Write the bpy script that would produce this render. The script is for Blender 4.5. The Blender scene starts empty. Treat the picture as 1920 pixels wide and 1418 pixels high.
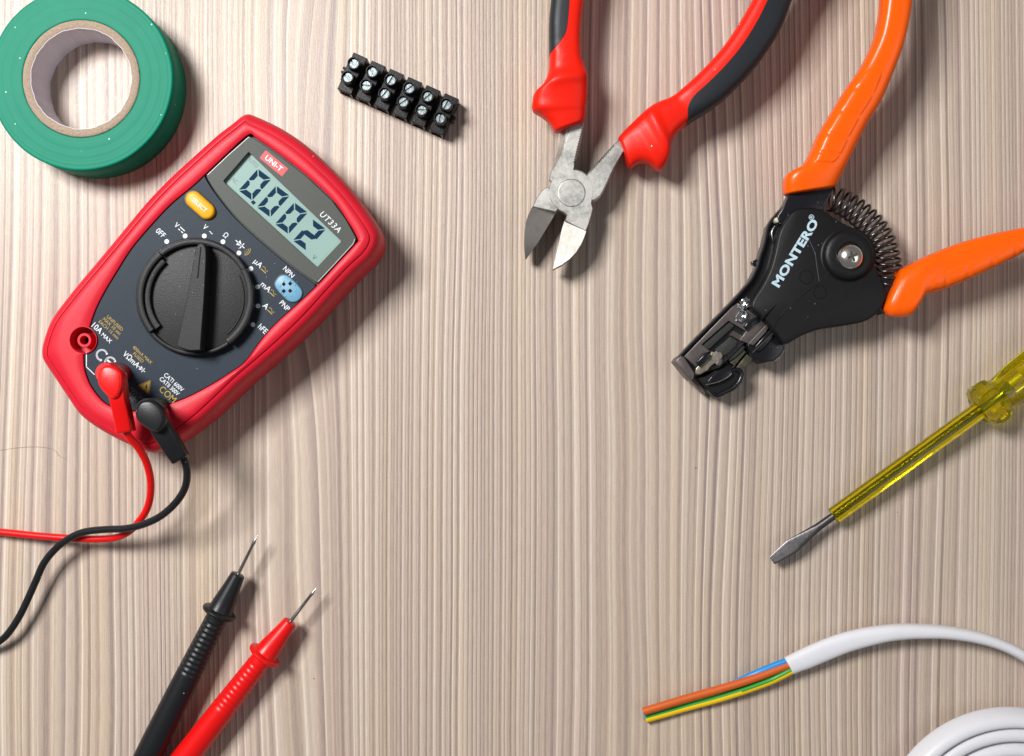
import bpy, bmesh, math, random
from mathutils import Vector
from math import sin, cos, pi, radians, hypot, atan2
random.seed(7)
sc = bpy.context.scene
COL = sc.collection
# ---------------------------------------------------------------- camera geometry (photo measured at 1920x1418)
D = 471.0          # camera height above the table, mm
F = 2072.0         # focal length in photo pixels
CX, CY = 960.0, 709.0
def W(px, py, z=0.0):
    "point of the place, metres, that stands at height z (mm) and is seen at a photo pixel"
    k = (D - z) / F
    return Vector(((px - CX) * k / 1000, (CY - py) * k / 1000, z / 1000))
def MM(p, z):      # length of p photo pixels at height z, in mm
    return p * (D - z) / F

# ---------------------------------------------------------------- materials
def nodes_of(m):
    m.use_nodes = True
    nt = m.node_tree
    return nt, nt.nodes, nt.links, nt.nodes['Principled BSDF']
def mat(name, col, rough=0.45, metal=0.0, bump=0.0, bscale=1500, var=0.0, vscale=60, rvar=0.0, spec=0.5,
        coat=0.0, dust=0.0, dscale=400, dcol=(0.75, 0.75, 0.7), stretch=(1, 1, 1), trans=0.0, ior=1.5, sss=0.0):
    m = bpy.data.materials.new(name)
    nt, N, L, b = nodes_of(m)
    b.inputs['Base Color'].default_value = (*col, 1)
    b.inputs['Roughness'].default_value = rough
    b.inputs['Metallic'].default_value = metal
    b.inputs['Specular IOR Level'].default_value = spec
    b.inputs['Coat Weight'].default_value = coat
    b.inputs['Coat Roughness'].default_value = 0.15
    b.inputs['Transmission Weight'].default_value = trans
    b.inputs['IOR'].default_value = ior
    if sss:
        b.inputs['Subsurface Weight'].default_value = sss
        b.inputs['Subsurface Radius'].default_value = (0.002, 0.001, 0.0006)
        b.inputs['Subsurface Scale'].default_value = 1.0
    tc = N.new('ShaderNodeTexCoord')
    mp = N.new('ShaderNodeMapping'); mp.inputs['Scale'].default_value = stretch
    L.new(tc.outputs['Object'], mp.inputs['Vector'])
    vec = mp.outputs['Vector']
    cur = None
    if var:
        n = N.new('ShaderNodeTexNoise'); n.inputs['Scale'].default_value = vscale; n.inputs['Detail'].default_value = 6
        n.inputs['Roughness'].default_value = 0.65
        L.new(vec, n.inputs['Vector'])
        r = N.new('ShaderNodeMapRange'); r.inputs[1].default_value = 0.25; r.inputs[2].default_value = 0.75
        r.inputs[3].default_value = 1 - var; r.inputs[4].default_value = 1 + var
        L.new(n.outputs['Fac'], r.inputs[0])
        h = N.new('ShaderNodeVectorMath'); h.operation = 'SCALE'; h.inputs[0].default_value = col
        L.new(r.outputs[0], h.inputs['Scale'])
        cur = h.outputs[0]
        L.new(cur, b.inputs['Base Color'])
    if rvar:
        n = N.new('ShaderNodeTexNoise'); n.inputs['Scale'].default_value = vscale * 2.5; n.inputs['Detail'].default_value = 8
        n.inputs['Roughness'].default_value = 0.7
        L.new(vec, n.inputs['Vector'])
        r = N.new('ShaderNodeMapRange'); r.inputs[1].default_value = 0.3; r.inputs[2].default_value = 0.7
        r.inputs[3].default_value = max(0.02, rough - rvar); r.inputs[4].default_value = min(1, rough + rvar)
        L.new(n.outputs['Fac'], r.inputs[0]); L.new(r.outputs[0], b.inputs['Roughness'])
    if dust:
        v = N.new('ShaderNodeTexVoronoi'); v.inputs['Scale'].default_value = dscale
        L.new(vec, v.inputs['Vector'])
        n2 = N.new('ShaderNodeTexNoise'); n2.inputs['Scale'].default_value = dscale * 0.4
        L.new(vec, n2.inputs['Vector'])
        a = N.new('ShaderNodeMath'); a.operation = 'MULTIPLY'
        t1 = N.new('ShaderNodeMath'); t1.operation = 'LESS_THAN'; t1.inputs[1].default_value = 0.17
        t2 = N.new('ShaderNodeMath'); t2.operation = 'GREATER_THAN'; t2.inputs[1].default_value = 1 - dust
        sp = N.new('ShaderNodeSeparateColor')
        L.new(v.outputs['Color'], sp.inputs[0])
        L.new(v.outputs['Distance'], t1.inputs[0]); L.new(sp.outputs[0], t2.inputs[0])
        L.new(t1.outputs[0], a.inputs[0]); L.new(t2.outputs[0], a.inputs[1])
        mx = N.new('ShaderNodeMix'); mx.data_type = 'RGBA'
        mx.inputs[6].default_value = (*col, 1); mx.inputs[7].default_value = (*dcol, 1)
        if cur: L.new(cur, mx.inputs[6])
        L.new(a.outputs[0], mx.inputs[0]); L.new(mx.outputs[2], b.inputs['Base Color'])
    if bump:
        n = N.new('ShaderNodeTexNoise'); n.inputs['Scale'].default_value = bscale; n.inputs['Detail'].default_value = 3
        L.new(vec, n.inputs['Vector'])
        bp = N.new('ShaderNodeBump'); bp.inputs['Strength'].default_value = bump; bp.inputs['Distance'].default_value = 0.0002
        L.new(n.outputs['Fac'], bp.inputs['Height']); L.new(bp.outputs[0], b.inputs['Normal'])
    return m

M = dict(
    meter_red=mat('meter_red_plastic', (0.62, 0.012, 0.030), 0.42, bump=0.30, bscale=2600, var=0.05, vscale=90, spec=0.28, dust=0.006, dscale=700),
    panel=mat('panel_slate_plastic', (0.021, 0.032, 0.047), 0.45, bump=0.35, bscale=3200, var=0.06, spec=0.16, dust=0.012, dscale=900, dcol=(.3, .3, .3)),
    bezel=mat('bezel_grey_print', (0.075, 0.082, 0.074), 0.42, bump=0.1, bscale=3500, var=0.16, vscale=3000, spec=0.15),
    dark=mat('dark_plastic', (0.012, 0.012, 0.013), 0.5, bump=0.3, bscale=2500),
    knob=mat('knob_charcoal_plastic', (0.019, 0.019, 0.021), 0.42, spec=0.25, bump=0.55, bscale=2600, dust=0.02, dscale=1200, dcol=(.3, .3, .3)),
    lcd=mat('lcd_green_glass', (0.27, 0.40, 0.365), 0.3, spec=0.1, var=0.04, vscale=30),
    lcdink=mat('lcd_dark_segment', (0.004, 0.028, 0.065), 0.5, spec=0.05),
    lcdfaint=mat('lcd_faint_segment', (0.04, 0.09, 0.10), 0.35),
    white=mat('white_print', (0.72, 0.76, 0.80), 0.5),
    gold=mat('gold_print', (0.42, 0.28, 0.04), 0.5),
    greyp=mat('dim_print', (0.12, 0.13, 0.15), 0.5),
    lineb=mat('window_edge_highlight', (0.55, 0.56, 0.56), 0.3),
    logo=mat('logo_red_print', (0.55, 0.03, 0.035), 0.45),
    yellow=mat('yellow_button_rubber', (0.85, 0.38, 0.008), 0.4, spec=0.3, bump=0.15, bscale=2500, var=0.03),
    blue=mat('blue_socket_plastic', (0.11, 0.30, 0.45), 0.4, bump=0.15, bscale=2500),
    black_hole=mat('black_opening', (0.002, 0.002, 0.002), 0.9),
    lead_red=mat('test_lead_red', (0.74, 0.005, 0.005), 0.33, spec=0.4, bump=0.12, bscale=1800, var=0.04, sss=0.0),
    lead_black=mat('test_lead_black', (0.011, 0.012, 0.014), 0.36, spec=0.35, bump=0.2, bscale=1800, dust=0.008, dscale=900),
    needle=mat('needle_steel', (0.45, 0.43, 0.41), 0.25, 1.0, bump=0.2, bscale=900, rvar=0.12),
    tape=mat('green_vinyl_tape', (0.0, 0.215, 0.130), 0.38, spec=0.07, var=0.05, vscale=120, dust=0.035, dscale=520, dcol=(.45, .75, .62), bump=0.05),
    card=mat('cardboard_core', (0.36, 0.27, 0.20), 0.9, bump=0.9, bscale=1300, var=0.30, vscale=1100),
    paper=mat('core_paper_liner', (0.66, 0.63, 0.69), 0.6, bump=0.15, bscale=300, var=0.04),
    plier_red=mat('plier_red_grip', (0.80, 0.014, 0.004), 0.38, spec=0.22, bump=0.25, bscale=1500, var=0.05, dust=0.01, dscale=600, sss=0.0),
    plier_black=mat('plier_black_grip', (0.017, 0.020, 0.025), 0.45, spec=0.3, bump=0.3, bscale=1800, dust=0.015, dscale=900, dcol=(.3, .3, .3)),
    orange=mat('orange_grip_vinyl', (0.96, 0.115, 0.0005), 0.27, spec=0.35, bump=0.22, bscale=500, var=0.03, sss=0.05),
    housing=mat('stripper_black_cast', (0.0075, 0.0075, 0.0085), 0.42, spec=0.28, bump=0.40, bscale=2200, dust=0.03, dscale=700, dcol=(.16, .15, .13)),
    frame=mat('stripper_black_enamel', (0.008, 0.008, 0.011), 0.22, bump=0.25, bscale=900, dust=0.03, dscale=900, dcol=(.2, .2, .18)),
    gunmetal=mat('brown_grey_steel', (0.15, 0.13, 0.125), 0.42, 0.75, bump=0.3, bscale=1600, var=0.15, vscale=300),
    brasssteel=mat('worn_blade_steel', (0.36, 0.31, 0.25), 0.38, 0.85, bump=0.6, bscale=1500, var=0.35, vscale=500, rvar=0.15),
    grime=mat('grimy_rubber_teeth', (0.020, 0.020, 0.017), 0.6, bump=1.0, bscale=1400, dust=0.10, dscale=1500, dcol=(.18, .17, .13)),
    olive=mat('grimy_olive_steel', (0.09, 0.085, 0.06), 0.45, 0.6, bump=0.5, bscale=1200, var=0.4, vscale=400),
    chrome=mat('chrome', (0.95, 0.91, 0.85), 0.20, 1.0, rvar=0.05, vscale=200),
    rivet=mat('bright_zinc_rivet', (0.72, 0.76, 0.78), 0.16, 1.0, bump=1.0, bscale=900),
    spring=mat('spring_dark_steel', (0.10, 0.098, 0.100), 0.26, 0.9, bump=0.2, bscale=900, rvar=0.1),
    blue_print=mat('pale_blue_print', (0.50, 0.66, 0.76), 0.55, var=0.06, vscale=900),
    cream=mat('cream_plastic', (0.55, 0.55, 0.42), 0.5),
    driver_blade=mat('driver_blade_steel', (0.13, 0.122, 0.125), 0.36, 1.0, bump=0.2, bscale=900, rvar=0.08),
    cable=mat('white_cable_sheath', (0.72, 0.72, 0.76), 0.36, spec=0.35, bump=0.12, bscale=700, var=0.02),
    wire_brown=mat('brown_wire_insulation', (0.60, 0.11, 0.015), 0.38, var=0.05, bump=0.1),
    wire_blue=mat('blue_wire_insulation', (0.015, 0.27, 0.68), 0.38, var=0.05),
    wire_green=mat('green_wire_stripe', (0.01, 0.27, 0.015), 0.38, var=0.05),
    wire_yellow=mat('yellow_wire_stripe', (0.90, 0.58, 0.005), 0.38, var=0.04),
    copper=mat('copper_core', (0.75, 0.40, 0.25), 0.3, 1.0),
    block=mat('terminal_block_black', (0.010, 0.011, 0.012), 0.33, spec=0.3, bump=0.3, bscale=1300, dust=0.02, dscale=900, dcol=(.2, .2, .2)),
    zinc=mat('zinc_screw', (0.22, 0.26, 0.27), 0.40, 1.0, bump=0.5, bscale=900, rvar=0.10, var=0.12, vscale=500),
    brass=mat('brass_clamp', (0.50, 0.38, 0.22), 0.35, 1.0),
    hair=mat('hair_strand', (0.24, 0.17, 0.13), 0.5),
)

# plated steel of the cutting pliers: mottled, scratched
def steel_mat(name, col, rough, mott):
    m = bpy.data.materials.new(name)
    nt, N, L, b = nodes_of(m)
    b.inputs['Metallic'].default_value = 0.85
    tc = N.new('ShaderNodeTexCoord')
    n = N.new('ShaderNodeTexNoise'); n.inputs['Scale'].default_value = 480; n.inputs['Detail'].default_value = 9; n.inputs['Roughness'].default_value = 0.72
    L.new(tc.outputs['Object'], n.inputs['Vector'])
    big = N.new('ShaderNodeTexNoise'); big.inputs['Scale'].default_value = 70; big.inputs['Detail'].default_value = 3
    L.new(tc.outputs['Object'], big.inputs['Vector'])
    ad = N.new('ShaderNodeMath'); ad.operation = 'ADD'
    L.new(n.outputs['Fac'], ad.inputs[0]); L.new(big.outputs['Fac'], ad.inputs[1])
    r = N.new('ShaderNodeValToRGB')
    r.color_ramp.elements[0].position = 0.36; r.color_ramp.elements[0].color = (*[c * (1 - mott) for c in col], 1)
    r.color_ramp.elements[1].position = 0.54; r.color_ramp.elements[1].color = (*col, 1)
    hf = N.new('ShaderNodeMath'); hf.operation = 'MULTIPLY'; hf.inputs[1].default_value = 0.5
    L.new(ad.outputs[0], hf.inputs[0]); L.new(hf.outputs[0], r.inputs[0])
    L.new(r.outputs[0], b.inputs['Base Color'])
    rr = N.new('ShaderNodeMapRange'); rr.inputs[3].default_value = rough + .15; rr.inputs[4].default_value = rough - 0.08
    L.new(hf.outputs[0], rr.inputs[0]); L.new(rr.outputs[0], b.inputs['Roughness'])
    bp = N.new('ShaderNodeBump'); bp.inputs['Strength'].default_value = 0.35; bp.inputs['Distance'].default_value = 0.0002
    L.new(n.outputs['Fac'], bp.inputs['Height']); L.new(bp.outputs[0], b.inputs['Normal'])
    return m
M['steel'] = steel_mat('plated_plier_steel', (0.60, 0.59, 0.56), 0.44, 0.55)
M['ground'] = steel_mat('ground_bevel_steel', (0.40, 0.365, 0.335), 0.50, 0.30)

def yellow_clear(nm, tr):
    m = bpy.data.materials.new(nm)
    nt, N, L, b = nodes_of(m)
    b.inputs['Base Color'].default_value = (0.94, 0.82, 0.010, 1)
    b.inputs['Roughness'].default_value = 0.06
    b.inputs['Transmission Weight'].default_value = tr
    b.inputs['IOR'].default_value = 1.46
    tc = N.new('ShaderNodeTexCoord')
    n = N.new('ShaderNodeTexNoise'); n.inputs['Scale'].default_value = 260; n.inputs['Detail'].default_value = 3
    L.new(tc.outputs['Object'], n.inputs['Vector'])
    bp = N.new('ShaderNodeBump'); bp.inputs['Strength'].default_value = 0.12; bp.inputs['Distance'].default_value = 0.0003
    L.new(n.outputs['Fac'], bp.inputs['Height']); L.new(bp.outputs[0], b.inputs['Normal'])
    return m
M['clear'] = yellow_clear('clear_yellow_plastic', 0.93); M['sleeve'] = yellow_clear('clear_yellow_sleeve', 0.97)
M['rod'] = mat('rod_seen_in_sleeve', (0.20, 0.22, 0.18), 0.3, 1.0, bump=.4, bscale=900, rvar=.1)

def wood():
    m = bpy.data.materials.new('striped_pine_laminate')
    nt, N, L, b = nodes_of(m)
    def math_(op, a, bb=None, clamp=False):
        n = N.new('ShaderNodeMath'); n.operation = op; n.use_clamp = clamp
        for i, v in enumerate((a, bb)):
            if v is None: continue
            if isinstance(v, (int, float)): n.inputs[i].default_value = v
            else: L.new(v, n.inputs[i])
        return n.outputs[0]
    def noise(vec, scale, detail=2, rough=0.5):
        n = N.new('ShaderNodeTexNoise'); n.inputs['Scale'].default_value = scale; n.inputs['Detail'].default_value = detail
        n.inputs['Roughness'].default_value = rough
        L.new(vec, n.inputs['Vector']); return n.outputs['Fac']
    def mapped(sx, sy, off=0):
        n = N.new('ShaderNodeMapping'); n.inputs['Scale'].default_value = (sx, sy, 1); n.inputs['Location'].default_value = (off, off * .37, 0)
        L.new(tc.outputs['Object'], n.inputs['Vector']); return n.outputs['Vector']
    def rng(v, a, bb, c, d):
        n = N.new('ShaderNodeMapRange'); n.inputs[1].default_value = a; n.inputs[2].default_value = bb
        n.inputs[3].default_value = c; n.inputs[4].default_value = d
        L.new(v, n.inputs[0]); return n.outputs[0]
    tc = N.new('ShaderNodeTexCoord')
    sep = N.new('ShaderNodeSeparateXYZ'); L.new(tc.outputs['Object'], sep.inputs[0])
    x = sep.outputs['X']
    # the grain runs along y and leans and waves a little; ring spacing changes across the board
    w1 = math_('MULTIPLY', math_('SUBTRACT', noise(mapped(9, 3.0, 3.1), 1, 1), 0.5), 0.017)
    w2 = math_('MULTIPLY', math_('SUBTRACT', noise(mapped(42, 7, 7.7), 1, 2), 0.5), 0.0014)
    w3 = math_('MULTIPLY', math_('SUBTRACT', noise(mapped(13, 0.02, 11.3), 1, 1), 0.5), 0.075)
    u = math_('ADD', math_('ADD', x, w1), math_('ADD', w2, w3))
    def rings(freq, off):
        wv = math_('ADD', math_('MULTIPLY', u, freq), off)
        v = N.new('ShaderNodeTexVoronoi'); v.voronoi_dimensions = '1D'; v.inputs['Scale'].default_value = 1
        v.inputs['Randomness'].default_value = 0.55
        L.new(wv, v.inputs['W'])
        s = math_('SUBTRACT', wv, v.outputs['W'])
        sp = N.new('ShaderNodeSeparateColor'); L.new(v.outputs['Color'], sp.inputs[0])
        return s, sp.outputs[0], sp.outputs[1]
    s1, c1, d1 = rings(375, 0.0)
    s2, c2, d2 = rings(1000, 13.3)
    s3, c3, d3 = rings(190, 41.7)
    def ramp(v, stops):
        r = N.new('ShaderNodeValToRGB'); cr = r.color_ramp
        while len(cr.elements) < len(stops): cr.elements.new(0.5)
        for e, (p, c) in zip(cr.elements, stops):
            e.position = p; e.color = (*c, 1) if isinstance(c, tuple) else (c, c, c, 1)
        L.new(v, r.inputs[0]); return r.outputs[0]
    # early wood: a thin pale line at the left, fading to a darker band on the right
    saw1 = ramp(rng(s1, -0.55, 0.55, 0, 1), [(0.03, 0.50), (0.09, 1.0), (0.15, 0.92), (0.22, 0.63), (0.60, 0.56), (0.69, 0.26), (0.92, 0.14), (0.97, 0.45)])
    saw2 = ramp(rng(s2, -0.55, 0.55, 0, 1), [(0.0, 0.62), (0.18, 0.85), (0.5, 0.55), (1.0, 0.30)])
    # now and then a broad mauve band of late wood
    saw3 = ramp(rng(s3, -0.55, 0.55, 0, 1), [(0.0, 0.5), (0.06, 0.62), (0.30, 0.5), (0.62, 0.44), (0.80, 0.10), (0.93, 0.0), (1.0, 0.5)])
    t = math_('MULTIPLY', math_('SUBTRACT', saw1, 0.52), rng(math_('ADD', math_('MULTIPLY', d1, 0.6), noise(mapped(14, 2.2, 8.8), 1, 2)), 0.35, 1.1, 0.22, 0.98))
    t = math_('ADD', t, math_('MULTIPLY', math_('SUBTRACT', saw3, 0.46), rng(d3, 0.5, 1, 0.0, 0.30)))
    t = math_('ADD', t, math_('MULTIPLY', math_('SUBTRACT', saw2, 0.55), 0.20))
    t = math_('ADD', t, math_('MULTIPLY', math_('SUBTRACT', c1, 0.5), 0.20))
    t = math_('ADD', t, math_('MULTIPLY', math_('SUBTRACT', c2, 0.5), 0.14))
    t = math_('ADD', t, math_('MULTIPLY', math_('SUBTRACT', noise(mapped(26, 1.2, 1.9), 1, 3), 0.5), 0.34))
    fib = noise(mapped(3000, 130, 0.5), 1, 3, 0.6)
    t = math_('ADD', t, math_('MULTIPLY', math_('SUBTRACT', fib, 0.5), 0.36))
    spk = noise(mapped(2600, 1500, 0.9), 1, 2, 0.6)
    t = math_('ADD', t, math_('MULTIPLY', math_('SUBTRACT', spk, 0.5), 0.34))
    t = math_('ADD', t, 0.55)
    colr = ramp(t, [(0.0, (0.215, 0.165, 0.165)), (0.28, (0.350, 0.278, 0.242)), (0.52, (0.486, 0.386, 0.313)),
                    (0.75, (0.600, 0.502, 0.412)), (1.0, (0.75, 0.672, 0.590))])
    # hue drifts between rosy and straw
    hue = noise(mapped(60, 2.0, 5.5), 1, 3)
    mx = N.new('ShaderNodeMix'); mx.data_type = 'RGBA'; mx.blend_type = 'MULTIPLY'; mx.inputs[0].default_value = 1
    L.new(colr, mx.inputs[6])
    L.new(ramp(hue, [(0.32, (1.01, 0.965, 0.985)), (0.5, (1, 1, 1)), (0.68, (1.03, 0.99, 0.91))]), mx.inputs[7])
    # a few dark specks in the print
    v = N.new('ShaderNodeTexVoronoi'); v.inputs['Scale'].default_value = 55; L.new(tc.outputs['Object'], v.inputs['Vector'])
    sp = N.new('ShaderNodeSeparateColor'); L.new(v.outputs['Color'], sp.inputs[0])
    k = math_('MULTIPLY', math_('LESS_THAN', v.outputs['Distance'], 0.018), math_('GREATER_THAN', sp.outputs[1], 0.80))
    mk = N.new('ShaderNodeMix'); mk.data_type = 'RGBA'; L.new(k, mk.inputs[0]); L.new(mx.outputs[2], mk.inputs[6]); mk.inputs[7].default_value = (0.08, 0.06, 0.06, 1)
    L.new(mk.outputs[2], b.inputs['Base Color'])
    L.new(rng(fib, 0.3, 0.7, 0.32, 0.46), b.inputs['Roughness'])
    b.inputs['Specular IOR Level'].default_value = 0.52
    h = math_('ADD', math_('ADD', math_('MULTIPLY', saw1, 0.8), math_('MULTIPLY', saw2, 0.5)), math_('ADD', math_('MULTIPLY', fib, 0.9), math_('MULTIPLY', spk, 0.4)))
    bp = N.new('ShaderNodeBump'); bp.inputs['Strength'].default_value = 0.55; bp.inputs['Distance'].default_value = 0.00020
    L.new(h, bp.inputs['Height']); L.new(bp.outputs[0], b.inputs['Normal'])
    return m
M['wood'] = wood()

# ---------------------------------------------------------------- object helpers
def thing(name, label, cat, loc, group=None):
    o = bpy.data.objects.new(name, None); COL.objects.link(o)
    o.location = (loc.x, loc.y, 0.0); o.empty_display_size = 0.02
    o['label'] = label; o['category'] = cat
    if group: o['group'] = group
    return o
def root_of(o):
    while o.parent: o = o.parent
    return o
def link(name, bm, m, parent=None, smooth=35, label=None, recalc=True):
    if recalc: bmesh.ops.recalc_face_normals(bm, faces=bm.faces[:])
    me = bpy.data.meshes.new(name)
    if parent is not None:
        r = root_of(parent)
        bmesh.ops.translate(bm, verts=bm.verts[:], vec=-Vector(r.location))
    bm.to_mesh(me); bm.free()
    ms = m if isinstance(m, (list, tuple)) else [m]
    for q in ms: me.materials.append(q)
    for p in me.polygons: p.use_smooth = True
    me.set_sharp_from_angle(angle=radians(smooth))
    o = bpy.data.objects.new(name, me); COL.objects.link(o)
    if parent is not None: o.parent = parent
    if label: o['label'] = label
    return o
def skin(bm, rings, cap0=True, cap1=True, closed=True, mi=0):
    vs = [[bm.verts.new(p) for p in r] for r in rings]
    n = len(rings[0])
    for a, b in zip(vs[:-1], vs[1:]):
        for i in range(n if closed else n - 1):
            j = (i + 1) % n
            try:
                f = bm.faces.new((a[i], a[j], b[j], b[i])); f.material_index = mi
            except ValueError: pass
    if cap0: bm.faces.new(list(reversed(vs[0]))).material_index = mi
    if cap1: bm.faces.new(vs[-1]).material_index = mi
    return vs
def crom(pts, k=6, closed=False):
    "Catmull-Rom through tuples of any length"
    n = len(pts); out = []
    dim = len(pts[0])
    segs = n if closed else n - 1
    for i in range(segs):
        if closed: p = [pts[(i + j - 1) % n] for j in range(4)]
        else: p = [pts[max(0, min(n - 1, i + j - 1))] for j in range(4)]
        for s in range(k):
            t = s / k
            out.append(tuple(0.5 * ((2 * p[1][d]) + (-p[0][d] + p[2][d]) * t + (2 * p[0][d] - 5 * p[1][d] + 4 * p[2][d] - p[3][d]) * t * t
                       + (-p[0][d] + 3 * p[1][d] - 3 * p[2][d] + p[3][d]) * t ** 3) for d in range(dim)))
    if not closed: out.append(tuple(pts[-1]))
    return out
def area2(o):
    return sum(o[i][0] * o[(i + 1) % len(o)][1] - o[(i + 1) % len(o)][0] * o[i][1] for i in range(len(o)))
def inset(o, d):
    "o: 2D closed outline in metres; d mm inwards"
    s = 1 if area2(o) > 0 else -1
    n = len(o); out = []
    for i in range(n):
        a, b, c = o[i - 1], o[i], o[(i + 1) % n]
        e1 = (b[0] - a[0], b[1] - a[1]); e2 = (c[0] - b[0], c[1] - b[1])
        l1 = hypot(*e1) or 1e-12; l2 = hypot(*e2) or 1e-12
        n1 = (-e1[1] / l1 * s, e1[0] / l1 * s); n2 = (-e2[1] / l2 * s, e2[0] / l2 * s)
        m = (n1[0] + n2[0], n1[1] + n2[1]); q = m[0] * n1[0] + m[1] * n1[1]
        q = max(q, 0.5)
        out.append((b[0] + m[0] / q * d / 1000, b[1] + m[1] / q * d / 1000))
    return out
def wpoly(pts, zref):
    return [tuple(W(p[0], p[1], zref)[:2]) for p in pts]
def prism(bm, o2, prof, mi=0):
    "o2: outline in metres; prof: list of (inset mm, z mm) bottom to top"
    rings = []
    for d, z in prof:
        oo = inset(o2, d) if d else o2
        rings.append([Vector((p[0], p[1], z / 1000)) for p in oo])
    skin(bm, rings, mi=mi)
def rprof(z0, z1, r, n=4, rb=0.3):
    p = [(rb, z0), (0, z0 + rb)]
    for i in range(n + 1):
        a = i / n * pi / 2
        p.append((r * (1 - cos(a)), z1 - r + r * sin(a)))
    return p
def slab(name, pts, zref, z0, z1, m, parent, r=0.5, smooth_k=0, label=None, rb=0.1, ang=35):
    q = crom(pts, smooth_k, True) if smooth_k else pts
    bm = bmesh.new(); prism(bm, wpoly(q, zref), rprof(z0, z1, r, 3, rb))
    return link(name, bm, m, parent, label=label, smooth=ang)
def circle(cx, cy, r, zref, n=48, a0=0, a1=2 * pi):
    return [(cx + r * cos(a0 + (a1 - a0) * i / n), cy + r * sin(a0 + (a1 - a0) * i / n)) for i in range(n)]
def lathe_z(bm, c, prof, n=64, wob=None, mi=0):
    "c: world centre; prof: (r mm, z mm) ; closed top/bottom if r=0"
    rings = []
    for r, z in prof:
        rr = max(r, 1e-4)
        rings.append([Vector((c.x + rr * (1 + (wob(2 * pi * i / n, r, z) if wob else 0)) / 1000 * cos(2 * pi * i / n),
                              c.y + rr * (1 + (wob(2 * pi * i / n, r, z) if wob else 0)) / 1000 * sin(2 * pi * i / n), z / 1000)) for i in range(n)])
    return rings
def frame_for(t):
    t = t.normalized(); up = Vector((0, 0, 1))
    s = t.cross(up)
    if s.length < 1e-6: s = Vector((1, 0, 0))
    s.normalize(); v = s.cross(t).normalized()
    return s, v
def lathe_ax(bm, p0, p1, prof, n=32, rfun=None, cap0=True, cap1=True, mi=0):
    "prof: (t mm from p0 towards p1, radius mm)"
    t = (p1 - p0).normalized(); s, v = frame_for(t)
    rings = []
    for a, r in prof:
        ring = []
        for i in range(n):
            th = 2 * pi * i / n
            rr = (r + (rfun(a, th) if rfun else 0)) / 1000
            rr = max(rr, 1e-6)
            ring.append(p0 + t * (a / 1000) + s * (rr * cos(th)) + v * (rr * sin(th)))
        rings.append(ring)
    skin(bm, rings, cap0, cap1, mi=mi)
def tube(bm, path, rad, n=14, ry=None, cap=True, mi=0, split=None):
    "path: list of Vectors (metres); rad mm or list"
    N_ = len(path); rings = []
    s = None
    for i, p in enumerate(path):
        t = (path[min(i + 1, N_ - 1)] - path[max(i - 1, 0)]).normalized()
        if s is None: s, v = frame_for(t)
        else:
            s = (s - t * s.dot(t)).normalized(); v = s.cross(t).normalized()
        r = rad[i] if isinstance(rad, list) else rad
        rings.append([p + s * (r / 1000 * cos(2 * pi * k / n)) + v * ((ry or r) / 1000 * sin(2 * pi * k / n)) for k in range(n)])
    vs = skin(bm, rings, cap, cap, mi=mi)
    return vs
def path_px(pts, k=8):
    "pts: (px,py,z)"
    return [W(*p) for p in crom(pts, k)]
def sweep(stations, k=6, n=28, e=3.0, cap0=True, cap1=True, split=False, rnd=0.8):
    """stations: (Lx,Ly,Rx,Ry,zc,hz[,ub]) in photo pixels and mm. Returns list of rings, and the split angle per ring."""
    st = crom(stations, k)
    rings = []; n1 = n // 2
    for q in st:
        Lp = W(q[0], q[1], q[4]); Rp = W(q[2], q[3], q[4]); c = (Lp + Rp) / 2; h = (Rp - Lp) / 2; hz = q[5] / 1000
        if split:
            ub = max(-0.999, min(0.999, q[6])); tb = math.acos(math.copysign(abs(ub) ** (e / 2), ub))
        else: tb = pi / 2
        ths = [-tb + 2 * tb * i / n1 for i in range(n1)] + [tb + (2 * pi - 2 * tb) * i / n1 for i in range(n1)]
        ring = []
        for th in ths:
            a, b_ = cos(th), sin(th)
            a = math.copysign(abs(a) ** (2 / e), a); b_ = math.copysign(abs(b_) ** (2 / e), b_)
            ring.append(c + h * a + Vector((0, 0, hz * b_)))
        rings.append(ring)
    return rings, n1
def endcap(rings, first, amt=0.8):
    "adds two shrinking rings so an end is rounded, not sawn off"
    if first: a, b = rings[0], rings[1]
    else: a, b = rings[-1], rings[-2]
    ca = sum(a, Vector()) / len(a); cb = sum(b, Vector()) / len(b)
    d = (ca - cb).normalized()
    extra = []
    for sc_, k in ((0.95, 0.55), (0.84, 0.9), (0.68, 1.0)):
        extra.append([ca + (p - ca) * sc_ + d * (amt * k / 1000) for p in a])
    return (list(reversed(extra)) + rings) if first else (rings + extra)
def boxm(bm, c, ex, ey, hx, hy, z0, z1, mi=0, tx=1.0, ty=1.0, bev=0.15):
    "box in a local frame; c, ex, ey Vectors; half sizes mm"
    def ring(a, b, z):
        return [c + ex * (sx * a / 1000) + ey * (sy * b / 1000) + Vector((0, 0, z / 1000)) for sx, sy in ((-1, -1), (1, -1), (1, 1), (-1, 1))]
    skin(bm, [ring(hx, hy, z0), ring(hx, hy, z1 - bev), ring(hx * tx - bev, hy * ty - bev, z1)], mi=mi)

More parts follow.
